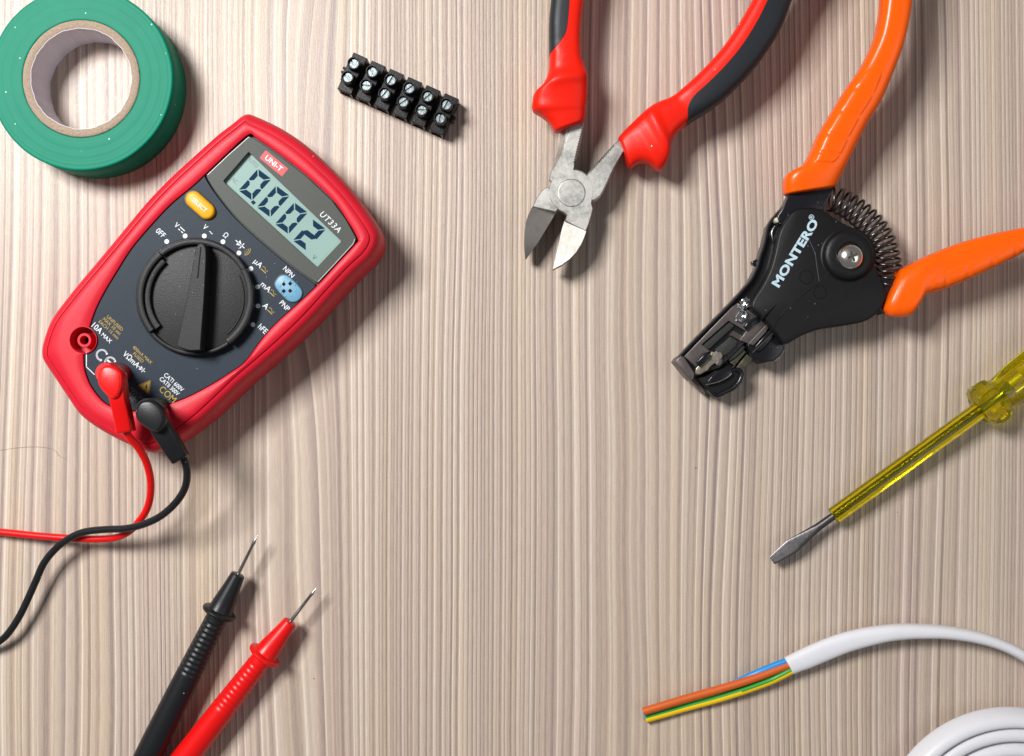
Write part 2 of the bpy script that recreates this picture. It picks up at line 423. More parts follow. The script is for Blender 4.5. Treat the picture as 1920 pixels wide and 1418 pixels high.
# flat print: text and strokes laid on a surface
def text_mesh(s, bold=0.0, shear=0.0, space=1.0):
    cu = bpy.data.curves.new('t', 'FONT'); cu.body = s; cu.size = 1; cu.align_x = 'CENTER'; cu.align_y = 'CENTER'
    cu.offset = bold; cu.shear = shear; cu.space_character = space; cu.resolution_u = 3; cu.fill_mode = 'FRONT'
    o = bpy.data.objects.new('t', cu); COL.objects.link(o)
    dg = bpy.context.evaluated_depsgraph_get()
    me = bpy.data.meshes.new_from_object(o.evaluated_get(dg))
    bpy.data.objects.remove(o); bpy.data.curves.remove(cu)
    return me
def text(name, s, px, py, cap, ang, z, m, parent, bold=0.0, shear=0.0, sx=1.0, space=1.0, label=None):
    "cap: height of capitals in photo px; ang: clockwise degrees"
    me = text_mesh(s, bold, shear, space)
    bm = bmesh.new(); bm.from_mesh(me); bpy.data.meshes.remove(me)
    ys = [v.co.y for v in bm.verts]; xs = [v.co.x for v in bm.verts]
    cxm, cym = (min(xs) + max(xs)) / 2, (min(ys) + max(ys)) / 2
    k = cap / 0.70
    a = radians(ang)
    for v in bm.verts:
        x, y = (v.co.x - cxm) * k * sx, (v.co.y - cym) * k
        v.co = W(px + x * cos(a) + y * sin(a), py + x * sin(a) - y * cos(a), z)
    return link(name, bm, m, parent, recalc=False, label=label)
def strokes(bm, lines, wpx, z):
    for ln in lines:
        for a, b in zip(ln[:-1], ln[1:]):
            dx, dy = b[0] - a[0], b[1] - a[1]; l = hypot(dx, dy) or 1
            nx, ny = -dy / l * wpx / 2, dx / l * wpx / 2; ex, ey = dx / l * wpx * 0.18, dy / l * wpx * .18
            q = [(a[0] + nx - ex, a[1] + ny - ey), (a[0] - nx - ex, a[1] - ny - ey), (b[0] - nx + ex, b[1] - ny + ey), (b[0] + nx + ex, b[1] + ny + ey)]
            f = bm.faces.new([bm.verts.new(W(*p, z)) for p in q])
            f.normal_update()
            if f.normal.z < 0: f.normal_flip()
def polys(bm, ps, z):
    for p in ps:
        f = bm.faces.new([bm.verts.new(W(*q, z)) for q in p]); f.normal_update()
        if f.normal.z < 0: f.normal_flip()
def arc(cx, cy, r, a0, a1, n=12):
    return [(cx + r * cos(radians(a0 + (a1 - a0) * i / n)), cy + r * sin(radians(a0 + (a1 - a0) * i / n))) for i in range(n + 1)]

# ================================================================ TABLE
bm = bmesh.new()
bmesh.ops.create_grid(bm, x_segments=2, y_segments=2, size=0.9)
tt = link('table_top', bm, M['wood'])
tt['kind'] = 'structure'; tt['label'] = 'pale striped pine wood table top with vertical grain'

# ================================================================ GREEN TAPE
def build_tape():
    c = W(152, 147.5, 19)
    root = thing('electrical_tape', 'roll of green electrical tape on a cardboard core standing flat at the upper left', 'tape roll', c)
    def wob(a, r, z): return 0.0015 * sin(3 * a) + 0.0008 * sin(11 * a + 1)
    bm = bmesh.new()
    ro, ri = MM(172, 19), MM(110.5, 19)
    prof = [(ri, 0.2), (ro - .3, 0.0), (ro, 0.4), (ro, 18.6), (ro - 0.35, 19.0)]
    r = ro - 0.35
    random.seed(3)
    while r > ri + 0.8:
        r -= random.uniform(0.35, 0.8)
        if r > ri: prof.append((r, 19.0 + random.uniform(-0.03, 0.03)))
    prof += [(ri + .05, 18.9), (ri, 18.7)]
    rings = lathe_z(bm, c, prof, 128, wob); rings.append(rings[0])
    skin(bm, rings, False, False)
    bmesh.ops.remove_doubles(bm, verts=bm.verts[:], dist=1e-7)
    link('tape_winding', bm, M['tape'], root, 50)
    bm = bmesh.new()
    def wob2(a, r, z): return 0.004 * sin(7 * a) * (1 if r < 21.2 else .2) + 0.005 * sin(19 * a + 2) * (1 if r < 21.2 else .2) + 0.003 * sin(43 * a)*(1 if r < 21.2 else .2)
    rin = MM(94.5, 19)
    prof = [(ri - .12, 0.0), (ri - .12, 18.8), (ri - .5, 19.15), (ri - 1.6, 19.2), (rin + .5, 19.1), (rin + .1, 18.9)]
    skin(bm, lathe_z(bm, c, prof, 160, wob2), False, False)
    core = link('cardboard_core', bm, M['card'], root, 50)
    bm = bmesh.new()
    prof = [(rin + .12, 18.95), (rin - 0.1, 18.9), (rin - .12, 10), (rin - 0.12, 0.0)]
    skin(bm, lathe_z(bm, c, prof, 160, wob2), False, False)
    link('paper_liner', bm, M['paper'], core, 50)
build_tape()

# ================================================================ MULTIMETER
OUT = [(453.5,219),(465.5,214),(480,218),(528,241),(576,274),(624,317.5),(660,356),(696,404),(712.5,432.6),(716,452),(711,471),
       (696,492.6),(669,518),(630,560),(590,604),(548,645),(500,688),(460,722),(426.7,754),(384,793),(342,824),(305,846),(280,849),(235,831),
       (187,805),(153,779),(130.5,748),(108,714),(86,681),(81,663.6),(84,641),(99.5,598.7),(130.5,556),(153,528),(185,490),(220,448),
       (276,381),(320,335),(360,298),(408,255),(439,231)]
PANEL = [(465.5,253),(480,259),(528,292),(576,329.5),(624,375),(650,412),(670,447),(666,458),(632,495),(597,533),(558,570),(516,608),(488,640),(460,678),
         (430,700),(398.5,720),(356,742.6),(319.5,757),(292,764),(262,770),(232,770),(198,756.7),(173,728.5),(161.5,703),(157,680.5),(158,645),(168,613),(178.5,582),
         (195.4,548),(221,505.6),(247.5,464.6),(283.5,422),(321.5,382),(360,350),(386,326),(426,288)]
MC = (395, 535)
def ray_outline(pts, c, n, jitter=0):
    out = []
    m = len(pts)
    for i in range(n):
        a = 2 * pi * i / n; dx, dy = cos(a), sin(a); best = None
        for j in range(m):
            x1, y1 = pts[j][0] - c[0], pts[j][1] - c[1]; x2, y2 = pts[(j + 1) % m][0] - c[0], pts[(j + 1) % m][1] - c[1]
            ex, ey = x2 - x1, y2 - y1; den = dx * ey - dy * ex
            if abs(den) < 1e-9: continue
            t = (x1 * ey - y1 * ex) / den; s = (x1 * dy - y1 * dx) / den
            if -1e-6 <= s <= 1 + 1e-6 and t > 0 and (best is None or t > best): best = t
        out.append((c[0] + dx * best, c[1] + dy * best))
    return out
def apply_bool(o, cutter):
    md = o.modifiers.new('b', 'BOOLEAN'); md.operation = 'DIFFERENCE'; md.solver = 'EXACT'; md.object = cutter
    dg = bpy.context.evaluated_depsgraph_get()
    me = bpy.data.meshes.new_from_object(o.evaluated_get(dg))
    o.modifiers.clear()
    if len(me.vertices) < 20: print('BOOL EMPTY', o.name); return
    old = o.data; nm = old.name; o.data = me; bpy.data.meshes.remove(old); me.name = nm
    for p in me.polygons: p.use_smooth = True
    me.set_sharp_from_angle(angle=radians(35))
def build_meter():
    root = thing('multimeter', 'red digital multimeter with dark face and a green display reading 0.002', 'multimeter', W(*MC, 0))
    NR = 540
    outer = wpoly(ray_outline(crom(OUT, 5, True), MC, NR), 22.5)
    zt = 28.6
    prof = [(3.2, 0.3), (1.4, 1.2), (0.5, 4), (0.1, 9), (0, 15), (0, 21), (0.45, 24.0), (1.2, 26.3), (2.2, 27.7), (3.2, 28.35), (4.0, 28.5), (4.1, 28.0), (4.3, 28.0), (4.42, 28.75), (4.9, 29.1)]
    rings = [[Vector((p[0], p[1], z / 1000)) for p in (inset(outer, d) if d else outer)] for d, z in prof]
    pin = ray_outline(crom(PANEL, 4, True), MC, NR)
    inner = wpoly(pin, zt)
    big = inset(inner, -0.55)
    last = rings[-1]
    for f in (0.35, 0.7):
        rings.append([Vector((last[i].x * (1 - f) + big[i][0] * f, last[i].y * (1 - f) + big[i][1] * f, (29.1 + 0.22 * sin(f * pi)) / 1000)) for i in range(NR)])
    rings.append([Vector((p[0], p[1], 0.0290)) for p in big])
    rings.append([Vector((p[0], p[1], 0.0287)) for p in inset(inner, -0.12)])
    rings.append([Vector((p[0], p[1], 0.0253)) for p in inset(inner, -0.1)])
    bm = bmesh.new(); skin(bm, rings)
    body = link('case', bm, M['meter_red'], root, 30)
    bm = bmesh.new(); prism(bm, inset(inner, 0.12), [(0, 25.32), (0, 26.2)]); seat = link('panel_seat', bm, M['dark'], root, 30)
    # face panel below the display window
    lowcurve = [(384.5,329),(395,347),(408,365.5),(439,404),(480,443),(528,484),(562,510),(596,533.5)]
    low = [p for p in PANEL[PANEL.index((597,533)):PANEL.index((386,326)) + 1]]
    low = crom(low, 5)
    lc = crom(lowcurve, 5)
    face_px = [(lc[0][0], lc[0][1] + 1)] + [(x - 1.2, y + 1.2) for x, y in lc[1:-1]] + low[1:-1]
    bm = bmesh.new(); prism(bm, wpoly(face_px, zt), [(0.15, 25.5), (0.15, 27.9), (0.3, 28.15)])
    face = link('face_panel', bm, M['panel'], root, 30)
    # display window: bezel ring with a real opening
    up = crom([p for p in ([(597,533)] + PANEL[PANEL.index((632,495)):0:-1][::1])], 1)
    top = [(597,531),(632,493.5),(664,458.5),(668.5,447),(650,413),(623,376),(575,330.5),(527,293.5),(479,260.5),(466,254.5),(427,289),(387,327)]
    bez = crom(top, 1) + [(x, y) for x, y in lc[1:-1]]
    LCD = [(466,285),(640,452.5),(594,501.5),(418,340)]
    cB = (529, 394)
    def dens(q, k=24):
        o = []
        for i in range(len(q)):
            a, b = q[i], q[(i + 1) % len(q)]
            o += [(a[0] + (b[0] - a[0]) * t / k, a[1] + (b[1] - a[1]) * t / k) for t in range(k)]
        return o
    R1 = ray_outline(bez, cB, 300); R2 = ray_outline(dens(LCD), cB, 300)
    o1 = inset(wpoly(R1, zt), 0.12); o2 = wpoly(R2, zt)
    V = lambda o, z: [Vector((p[0], p[1], z / 1000)) for p in o]
    bm = bmesh.new()
    skin(bm, [V(o1, 25.6), V(o1, 28.3), V(inset(o1, .25), 28.55), V(inset(o2, -.1), 28.55), V(o2, 28.4), V(o2, 26.4)], False, False)
    wnd = link('display_bezel', bm, M['bezel'], root, 40)
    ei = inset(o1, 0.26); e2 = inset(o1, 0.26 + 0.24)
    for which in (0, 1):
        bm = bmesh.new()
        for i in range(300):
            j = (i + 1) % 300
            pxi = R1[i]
            # pale strip paints in the glint of the clear edge on the short sides
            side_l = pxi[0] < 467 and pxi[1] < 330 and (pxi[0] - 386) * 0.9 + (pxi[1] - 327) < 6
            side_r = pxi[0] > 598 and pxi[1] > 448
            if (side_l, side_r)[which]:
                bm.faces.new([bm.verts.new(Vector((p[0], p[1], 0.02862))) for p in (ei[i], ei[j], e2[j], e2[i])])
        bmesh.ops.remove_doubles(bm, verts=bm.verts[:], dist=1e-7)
        link('window_edge_glint', bm, M['lineb'], wnd)
    bm = bmesh.new(); polys(bm, [[(p[0], p[1]) for p in ray_outline(dens([(462,280),(646,452),(594,507),(412,340)]), cB, 80)]], 26.5)
    lcd = link('display', bm, M['lcd'], root)
    # digits: seven segment 0.002
    Wd, Hd = (25.5, 19.0), (36.5, -40.5)
    def seg_poly(c, on, dot=False):
        t, g = 0.27, 0.02; h = 1.0
        P = lambda a, b: (c[0] + (a - .5) * Wd[0] + (b - .5) * Hd[0], c[1] + (a - .5) * Wd[1] + (b - .5) * Hd[1])
        tb = t * 0.68
        S = dict(a=[(0.05, 1), (0.95, 1), (0.95 - t, 1 - tb), (0.05 + t, 1 - tb)],
                 d=[(0.05, 0), (0.95, 0), (0.95 - t, tb), (0.05 + t, tb)],
                 f=[(0, 1 - .03), (0, 0.5 + g), (t * .5, .5 + g + .0), (t, 0.5 + tb * .5 + g), (t, 1 - tb - g)],
                 b=[(1, 1 - .03), (1, 0.5 + g), (1 - t * .5, .5 + g), (1 - t, 0.5 + tb * .5 + g), (1 - t, 1 - tb - g)],
                 e=[(0, 0.03), (0, 0.5 - g), (t * .5, .5 - g), (t, 0.5 - tb * .5 - g), (t, tb + g)],
                 c=[(1, 0.03), (1, 0.5 - g), (1 - t * .5, .5 - g), (1 - t, 0.5 - tb * .5 - g), (1 - t, tb + g)],
                 g=[(0.09, .5), (0.09 + t * .5, .5 + tb * .5), (0.91 - t * .5, .5 + tb * .5), (0.91, .5), (0.91 - t * .5, .5 - tb * .5), (0.09 + t * .5, .5 - tb * .5)])
        return [[P(*q) for q in S[k]] for k in on]
    cs = [(478, 346.5), (512.3, 378), (546.3, 409.5), (580, 440.5)]
    for c, on in zip(cs, ('abcdef', 'abcdef', 'abcdef', 'abged')):
        bm = bmesh.new(); polys(bm, seg_poly(c, on), 26.56)
        link('digit', bm, M['lcdink'], lcd)
    bm = bmesh.new(); polys(bm, [[(470, 379), (475, 375.5), (480, 380), (475, 384.5)]], 26.57); link('decimal_point', bm, M['lcdink'], lcd)
    text('display_legend', 'AUTO', 473.5, 304, 8, 43, 26.57, M['lcdfaint'], lcd, sx=.8)
    text('display_legend', 'AC', 440, 339, 8, 43, 26.57, M['lcdfaint'], lcd, sx=.9)
    text('display_legend', 'V', 589.5, 483, 9, 43, 26.57, M['lcdfaint'], lcd, sx=.9)
    # logo plate and model print on the bezel
    A = 39.5
    def rot_rect(cx, cy, w, h, ang, r=3):
        a = radians(ang); pts = []
        for sx, sy, q in ((1, 1, 0), (-1, 1, 90), (-1, -1, 180), (1, -1, 270)):
            for t in range(4):
                b = radians(q + t * 30)
                x, y = sx * (w / 2 - r) + r * cos(b), sy * (h / 2 - r) + r * sin(b)
                pts.append((cx + x * cos(a) - y * sin(a), cy + x * sin(a) + y * cos(a)))
        return pts
    bm = bmesh.new(); polys(bm, [rot_rect(513.5, 306.5, 55, 19, A, 2)], 28.60); link('logo_plate', bm, M['logo'], wnd)
    text('brand_lettering', 'UNI-T', 513.5, 306.5, 9.5, A, 28.65, M['white'], wnd, bold=.022, sx=1.08)
    text('model_lettering', 'UT33A', 620, 416.5, 11, 44, 28.60, M['white'], wnd, bold=.004, sx=1.0, space=1.12, shear=0.15)
    # select button
    def stadium(cx, cy, L_, w, ang, n=12):
        a = radians(ang); o = []
        for s, b0 in ((1, -90), (-1, 90)):
            for i in range(n + 1):
                b = radians(b0 + 180 * i / n); x, y = s * (L_ - w) / 2 + w / 2 * cos(b), w / 2 * sin(b)
                o.append((cx + x * cos(a) - y * sin(a), cy + x * sin(a) + y * cos(a)))
        return o
    slab('button_surround', stadium(374.5, 385, 69, 36, 42), 28.2, 28.0, 28.4, M['dark'], root, r=.2)
    bt = slab('select_button', stadium(374.5, 384.5, 64, 31, 42), 30, 27.5, 30.3, M['yellow'], root, r=1.3)
    text('button_lettering', 'SELECT', 374, 384.5, 8.0, 42, 30.34, M['white'], bt, bold=.006, sx=.92)
    # transistor socket
    so = [(519,524),(526,517),(536,516),(546,522),(561,537),(567,548),(564,559),(555,566),(544,566),(535,560),(519,543),(515,533)]
    slab('socket_surround', [((x - 541) * 1.07 + 541, (y - 541) * 1.07 + 541) for x, y in crom(so, 4, True)], 28.2, 28.0, 28.3, M['dark'], root, r=.1)
    sk = slab('transistor_socket', so, 28.8, 28.0, 29.0, M['blue'], root, r=.5, smooth_k=4)
    for (x, y) in ((532, 533), (544, 532), (532, 546), (544, 545.5)):
        bm = bmesh.new(); polys(bm, [[(x - 4.3, y), (x, y - 4.3), (x + 4.3, y), (x, y + 4.3)]], 29.03); link('socket_hole', bm, M['black_hole'], sk)
    for a in range(8):
        x, y = 539.5 + 15 * cos(a * pi / 4 + .3), 541 + 15 * sin(a * pi / 4 + .3)
        bm = bmesh.new(); lp = circle(x, y, 2.0, 0, 12)
        prism(bm, wpoly(lp, 29), [(0, 28.9), (0, 29.06), (.12, 29.12)]); link('socket_bump', bm, M['blue'], sk)
    # rotary dial
    kc = (366, 557)
    dial = slab('rotary_dial', circle(*kc, 111, 0, 96), 29.5, 28.0, 30.2, M['knob'], root, r=.5)
    def arcpoly(r0, r1, a0, a1, n=40):
        o = [(kc[0] + r1 * cos(radians(-(a0 + (a1 - a0) * i / n))), kc[1] + r1 * sin(radians(-(a0 + (a1 - a0) * i / n)))) for i in range(n + 1)]
        o += [(kc[0] + r0 * cos(radians(-(a1 + (a0 - a1) * i / n))), kc[1] + r0 * sin(radians(-(a1 + (a0 - a1) * i / n)))) for i in range(n + 1)]
        return o
    def arcslab(r0, r1, a0, a1, z0, z1, r=.4, name='dial_rim'):
        bm = bmesh.new(); rings = []; n = 48; kk = F / (D - z1)
        sec = [(r0, z0), (r0, z1 - r), (r0 + .3 * r * kk, z1 - .3 * r), (r0 + r * kk, z1), (r1 - r * kk, z1), (r1 - .3 * r * kk, z1 - .3 * r), (r1, z1 - r), (r1, z0)]
        for i in range(n + 1):
            a = radians(-(a0 + (a1 - a0) * i / n)); rings.append([])
            for rr, zz in sec:
                p = W(kc[0] + rr * cos(a), kc[1] + rr * sin(a), z1); p.z = zz / 1000; rings[-1].append(p)
        skin(bm, rings); return link(name, bm, M['knob'], dial, 40)
    arcslab(98.5, 109.5, 31, 128.5, 30, 32.8, .7)
    arcslab(98, 110.0, 129.5, 217.5, 30, 33.8, .7)
    arcslab(84.5, 98.0, 131, 219, 30, 32.2, .5, 'finger_ridge')
    arcslab(102.5, 109.5, 218.5, 305, 30, 32.4, .6)
    arcslab(97, 109.5, 306, 390.2, 30, 33.4, .7)
    arcslab(90.5, 92.5, -50, 26, 30, 30.7, .2, 'finger_ridge')
    w = [(364,480),(366.5,466),(371,458),(377,455.5),(383,459),(386.5,468),(386.8,485),(383,560),(377,640),(376,657),(355,658),(331.5,650),(333,640),(350,560)]
    bm = bmesh.new()
    prism(bm, wpoly(w, 38), [(-.5, 30.1), (-0.15, 34), (0, 37.5), (0.12, 37.9), (0.35, 38.1)])
    ptr = link('dial_pointer', bm, M['knob'], dial, 30)
    bm = bmesh.new(); strokes(bm, [[(376.5, 464), (370.5, 522)]], 2.6, 38.15); link('pointer_slot', bm, M['black_hole'], ptr)
    # range dots
    for (x, y) in ((312.6,453),(347,442.6),(383,442.6),(418,453.4),(448,474.5),(470.5,504),(483,538),(483.8,574),(474.5,609)):
        bm = bmesh.new(); polys(bm, [circle(x, y, 4.4, 0, 20)], 28.2); link('range_dot', bm, M['white'], face)
    zf = 28.2
    def T(s, x, y, cap, m='white', ang=42.5, **k): text('printed_lettering', s, x, y, cap, ang, zf, M[m], face, **k)
    T('0FF', 301.5, 437, 10.5, bold=.004, sx=.9)
    T('V', 331.5, 422.5, 9.5, bold=.008, sx=.9); T('V', 385, 426, 9.5, bold=.008, sx=.9)
    T('~', 395.5, 436.5, 10, bold=.008); T('Ω', 423.5, 441, 9.5, bold=.006, sx=.9)
    T('µA', 483.5, 495, 10.5, bold=.006); T('mA', 499, 538, 10.5, bold=.006); T('A', 498.5, 574, 10.5, bold=.008)
    T('hFE', 493, 617, 10.5, bold=.006, ang=44, sx=.9); T('NPN', 541.5, 510.5, 9.5, bold=.008, sx=.9, ang=46); T('PNP', 534, 573.5, 9.5, bold=.008, sx=.9, ang=46)
    def sym(lines, wpx, m, fills=()):
        bm = bmesh.new()
        if lines: strokes(bm, lines, wpx, zf)
        if fills: polys(bm, fills, zf)
        link('printed_symbol', bm, M[m], face)
    ca, sa = cos(radians(42.5)), sin(radians(42.5))
    def loc(cx, cy, q): return [(cx + x * ca - y * sa, cy + x * sa + y * ca) for x, y in q]
    sym([loc(340, 431, [(-5, -2.5), (6, -2.5)]), loc(340, 431, [(-5, 2.5), (-1.5, 2.5)]), loc(340, 431, [(2, 2.5), (6, 2.5)])], 1.7, 'white')
    for (x, y) in ((496, 506), (511.5, 549.5), (508, 583)):
        tl = [(-6 + i * 1.2, -2 - 1.8 * sin(i / 10 * 2 * pi)) for i in range(11)]
        sym([loc(x, y, tl), loc(x, y, [(-6, 3.2), (6, 3.2)])], 1.6, 'gold')
    def diode(x, y, s=1.0, m='white'):
        sym([loc(x, y, [(-9 * s, 0), (9 * s, 0)]), loc(x, y, [(4 * s, -5 * s), (4 * s, 5 * s)])], 1.4 * s, m, [loc(x, y, [(-4 * s, -5 * s), (4 * s, 0), (-4 * s, 5 * s)])])
    diode(450, 458, 1.2); diode(265.5, 692, .9)
    sym([[(x, y) for x, y in arc(459, 468, r, -8, 92, 8)] for r in (4, 7.2, 10.4)], 1.4, 'gold')
    T('UNFUSED', 215.5, 606, 6.2, 'gold', sx=1.02, bold=.002); T('MAX 10 sec', 210, 612, 6.2, 'gold', sx=1.0, bold=.002); T('EACH 15 min', 204, 618.5, 6.2, 'gold', sx=.98, bold=.002)
    T('10A', 182.5, 615.5, 11, bold=.006, sx=.92); T('MAX', 200, 634, 7.5, bold=.008, sx=1.0)
    T('400mA MAX', 267, 665.5, 6.2, 'gold', sx=.98, bold=.002); T('FUSED', 259.5, 670.5, 6.2, 'gold', sx=.98, bold=.002)
    T('VΩmA', 246.5, 674, 10.5, bold=.006, sx=.88)
    T('CATI 600V', 326, 717, 8.2, sx=.86, bold=.008); T('CATII 300V', 318, 724.5, 8.0, sx=.84, bold=.008)
    T('COM', 314.5, 739.5, 12.5, 'gold', sx=.92, bold=.004)
    T('MAX 500V', 259, 741, 7.2, 'greyp', sx=.86, bold=.004)
    def aw(c, r, off, a0, a1):
        return [(c[0] + r * cos(radians(42.5 + a)), c[1] + r * sin(radians(42.5 + a))) for a in [a0 + (a1 - a0) * i / 14 for i in range(15)]]
    sym([aw((191, 666), 9.6, 0, 52, 308)], 3.6, 'white')
    sym([aw((206.5, 680), 9.6, 0, 52, 308), loc(206.5, 680, [(-9, 0), (3, 0)])], 3.4, 'white')
    tri = [(273, 737), (260.5, 723.5), (281, 714.5), (279.5, 737.5)]
    tr = [(259.5, 723), (282, 713.5), (279, 739)]
    sym([tr + [tr[0]]], 1.7, 'gold', [[(259.5, 723), (282, 713.5), (279, 739)]])
    bm = bmesh.new(); strokes(bm, [[(276, 720), (273, 726), (276, 725), (272, 732)]], 1.6, 28.24); link('printed_symbol', bm, M['dark'], face)
    sym([[(162, 661), (162, 688), (177, 702.5)]], 1.6, 'white')
    sym([[(243, 745), (248, 751)], loc(251, 748, [(-5, 0), (5, 0)]), loc(251, 748, [(0, -6), (0, 6)]), loc(250, 750, [(-3, 3), (3, 3)])], 1.3, 'greyp')
    # open 10A socket: a recess cut through case and panel
    jc = W(157, 638, 28.5)
    bm = bmesh.new(); skin(bm, lathe_z(bm, jc, [(MM(24, 28), 21.5), (MM(25.5, 28), 33)], 48)); bmesh.ops.recalc_face_normals(bm, faces=bm.faces[:])
    cut = link('cutter', bm, M['dark'], body)
    bpy.context.view_layer.update()
    apply_bool(body, cut); apply_bool(face, cut); apply_bool(seat, cut)
    bpy.data.objects.remove(cut)
    bm = bmesh.new()
    R_ = MM(23.8, 28)
    skin(bm, lathe_z(bm, jc, [(MM(25.6, 28), 28.9), (MM(24.6, 28), 28.95), (R_, 28.5), (R_, 22.2), (MM(14, 28), 22.0), (MM(13.5, 28), 27.6), (MM(12.8, 28), 28.0), (MM(8.6, 28), 28.0), (MM(8, 28), 27.6), (MM(8, 28), 21.8)], 48), False, False)
    jk = link('input_socket', bm, M['meter_red'], root, 35)
    bm = bmesh.new(); skin(bm, lathe_z(bm, jc, [(MM(8, 28), 22.2), (0.01, 22.2)], 32), False, False); link('socket_bore', bm, M['black_hole'], jk)
build_meter()

# ================================================================ TEST LEADS
def build_lead(colname, label, cap, barrel, arm, cable, tip, p1, m, zt):
    root = thing('test_lead', label, 'test lead', W(barrel[0], barrel[1], 0), 'test leads plugged into the multimeter')
    bm = bmesh.new()
    b0 = W(barrel[0], barrel[1], 28.5)
    skin(bm, lathe_z(bm, b0, [(MM(19.5, 40), 28.15), (MM(20, 40), 28.3), (MM(20, 40), 43), (MM(18.5, 40), 44.5)], 40))
    rings, _ = sweep(arm, 6, 24, 5.0)
    rings = endcap(rings, False, .5)
    skin(bm, rings)
    plug = link('plug', bm, m, root, 40)
    bm = bmesh.new()
    o = wpoly(crom(cap, 5, True), 49)
    prism(bm, o, [(1.2, 41.5), (0.3, 42.5), (0, 44), (0, 47), (.35, 48.2), (.8, 48.7), (.9, 48.5), (1.05, 48.5), (1.15, 48.85), (1.8, 49.05)])
    link('plug_cap', bm, m, plug, 30)
    bm = bmesh.new(); tube(bm, path_px(cable, 10), MM(6.8, 15), 16); link('cable', bm, m, root)
    # probe
    a = W(*tip); b = W(*p1); d = (b - a).normalized()
    bm = bmesh.new()
    lathe_ax(bm, a, b, [(0, .05), (1.6, .35), (3.4, .80), (3.8, .66), (4.2, .72), (4.5, .62), (12, .72), (18.6, .76), (21, .76)], 16)
    needle_bm = bm
    bm = bmesh.new()
    ts = [(18.0, 0.7), (18.0, 2.6), (18.25, 2.95), (19, 3.05), (24, 3.65), (30, 4.55), (34.2, 5.0), (34.6, 5.2), (34.8, 6.4), (35.2, 7.1), (35.8, 7.35), (36.5, 7.1), (36.9, 6.4), (37.1, 4.9), (37.6, 4.45)]
    t = 38.0
    while t < 66: ts.append((t, 4.45 + (t - 38) / 28 * 0.75)); t += 0.37
    ts += [(75, 5.4), (95, 5.6), (115, 5.5), (128, 5.0), (134, 3.4), (140, 2.2), (142, 1.6)]
    def rf(t, th):
        if 38.5 < t < 64.5:
            # finger ribs on the upper flat
            w_ = max(0, cos(th - pi * 0.5)) ** 0.8
            fade = min(1, (t - 38.5) / 2) * min(1, (64.5 - t) / 2)
            return (-0.26 - (0.10 if colname == 'red' else 0.22) * cos((t - 38.5) * 2 * pi / 2.25)) * (1 if w_ > .45 else w_ / .45) * fade
        return 0
    lathe_ax(bm, a, b, ts, 48, rf)
    pr = link('probe', bm, m, root, 40)
    link('probe_tip', needle_bm, M['needle'], pr, 40)
build_lead('red', 'red test lead whose probe lies at lower left nearer the middle of the table', 
    [(192.6,686),(184,694.6),(180,709),(184,725.7),(198,742.6),(211,749.6),(223.6,742.6),(229.5,723),(229,703),(221,692),(206.7,685)],
    (225, 700),
    [(203,730,237,716,44.5,3.4),(209,752,239,745,44,3.4),(215,780,246,774,42,3.3),(221,812,252,806,39.5,3.2)],
    [(234,800,40),(241,818,38),(260.6,841.6,34),(276.4,873,29.5),(283,912.7,25),(276.4,952,20.5),(257,982,16.5),(237,1000,13.5),(209,1009.5,11),(158,1010.6,9),(79,1005.5,7),(0,997.6,5),
     (-90,990,3),(-230,1060,2),(-280,1300,2),(-150,1600,2),(60,1700,2.5),(170,1640,5),(222,1585,7)],
    (593.7, 1102, 9.5), (350, 1418, 8.0), M['lead_red'], 8)
build_lead('black', 'black test lead whose probe lies at lower left beside the red one', 
    [(257.5,756.7),(252,771),(254.6,788),(274,804.7),(294,811.7),(305,802),(309.6,785),(302.6,765),(285.7,751),(269,750)],
    (299, 765),
    [(276,790,312,766,44,3.4),(283,806,318,786,43,3.3),(303,838,335,819,41,3.2),(325,869,353,852,38,3.1)],
    [(337,852,38),(345.5,863,36.5),(350.6,885,34),(347.5,912.7,31),(331.7,940,28),(304,966,25),(272.5,982,22),(237,991,19),(197.4,993,16),(158,997.6,13.5),(130,1009.5,12),(106.6,1027,10.5),
     (83,1055,9.5),(67,1090,8.5),(51,1126,8),(35.5,1157.5,7.5),(15.8,1187,7),(-4,1205,6),(-70,1250,4),(-110,1400,2),(-20,1620,2.5),(90,1680,4),(172,1632,7)],
    (482.5, 1004.7, 10.0), (277, 1418, 8.5), M['lead_black'], 8)

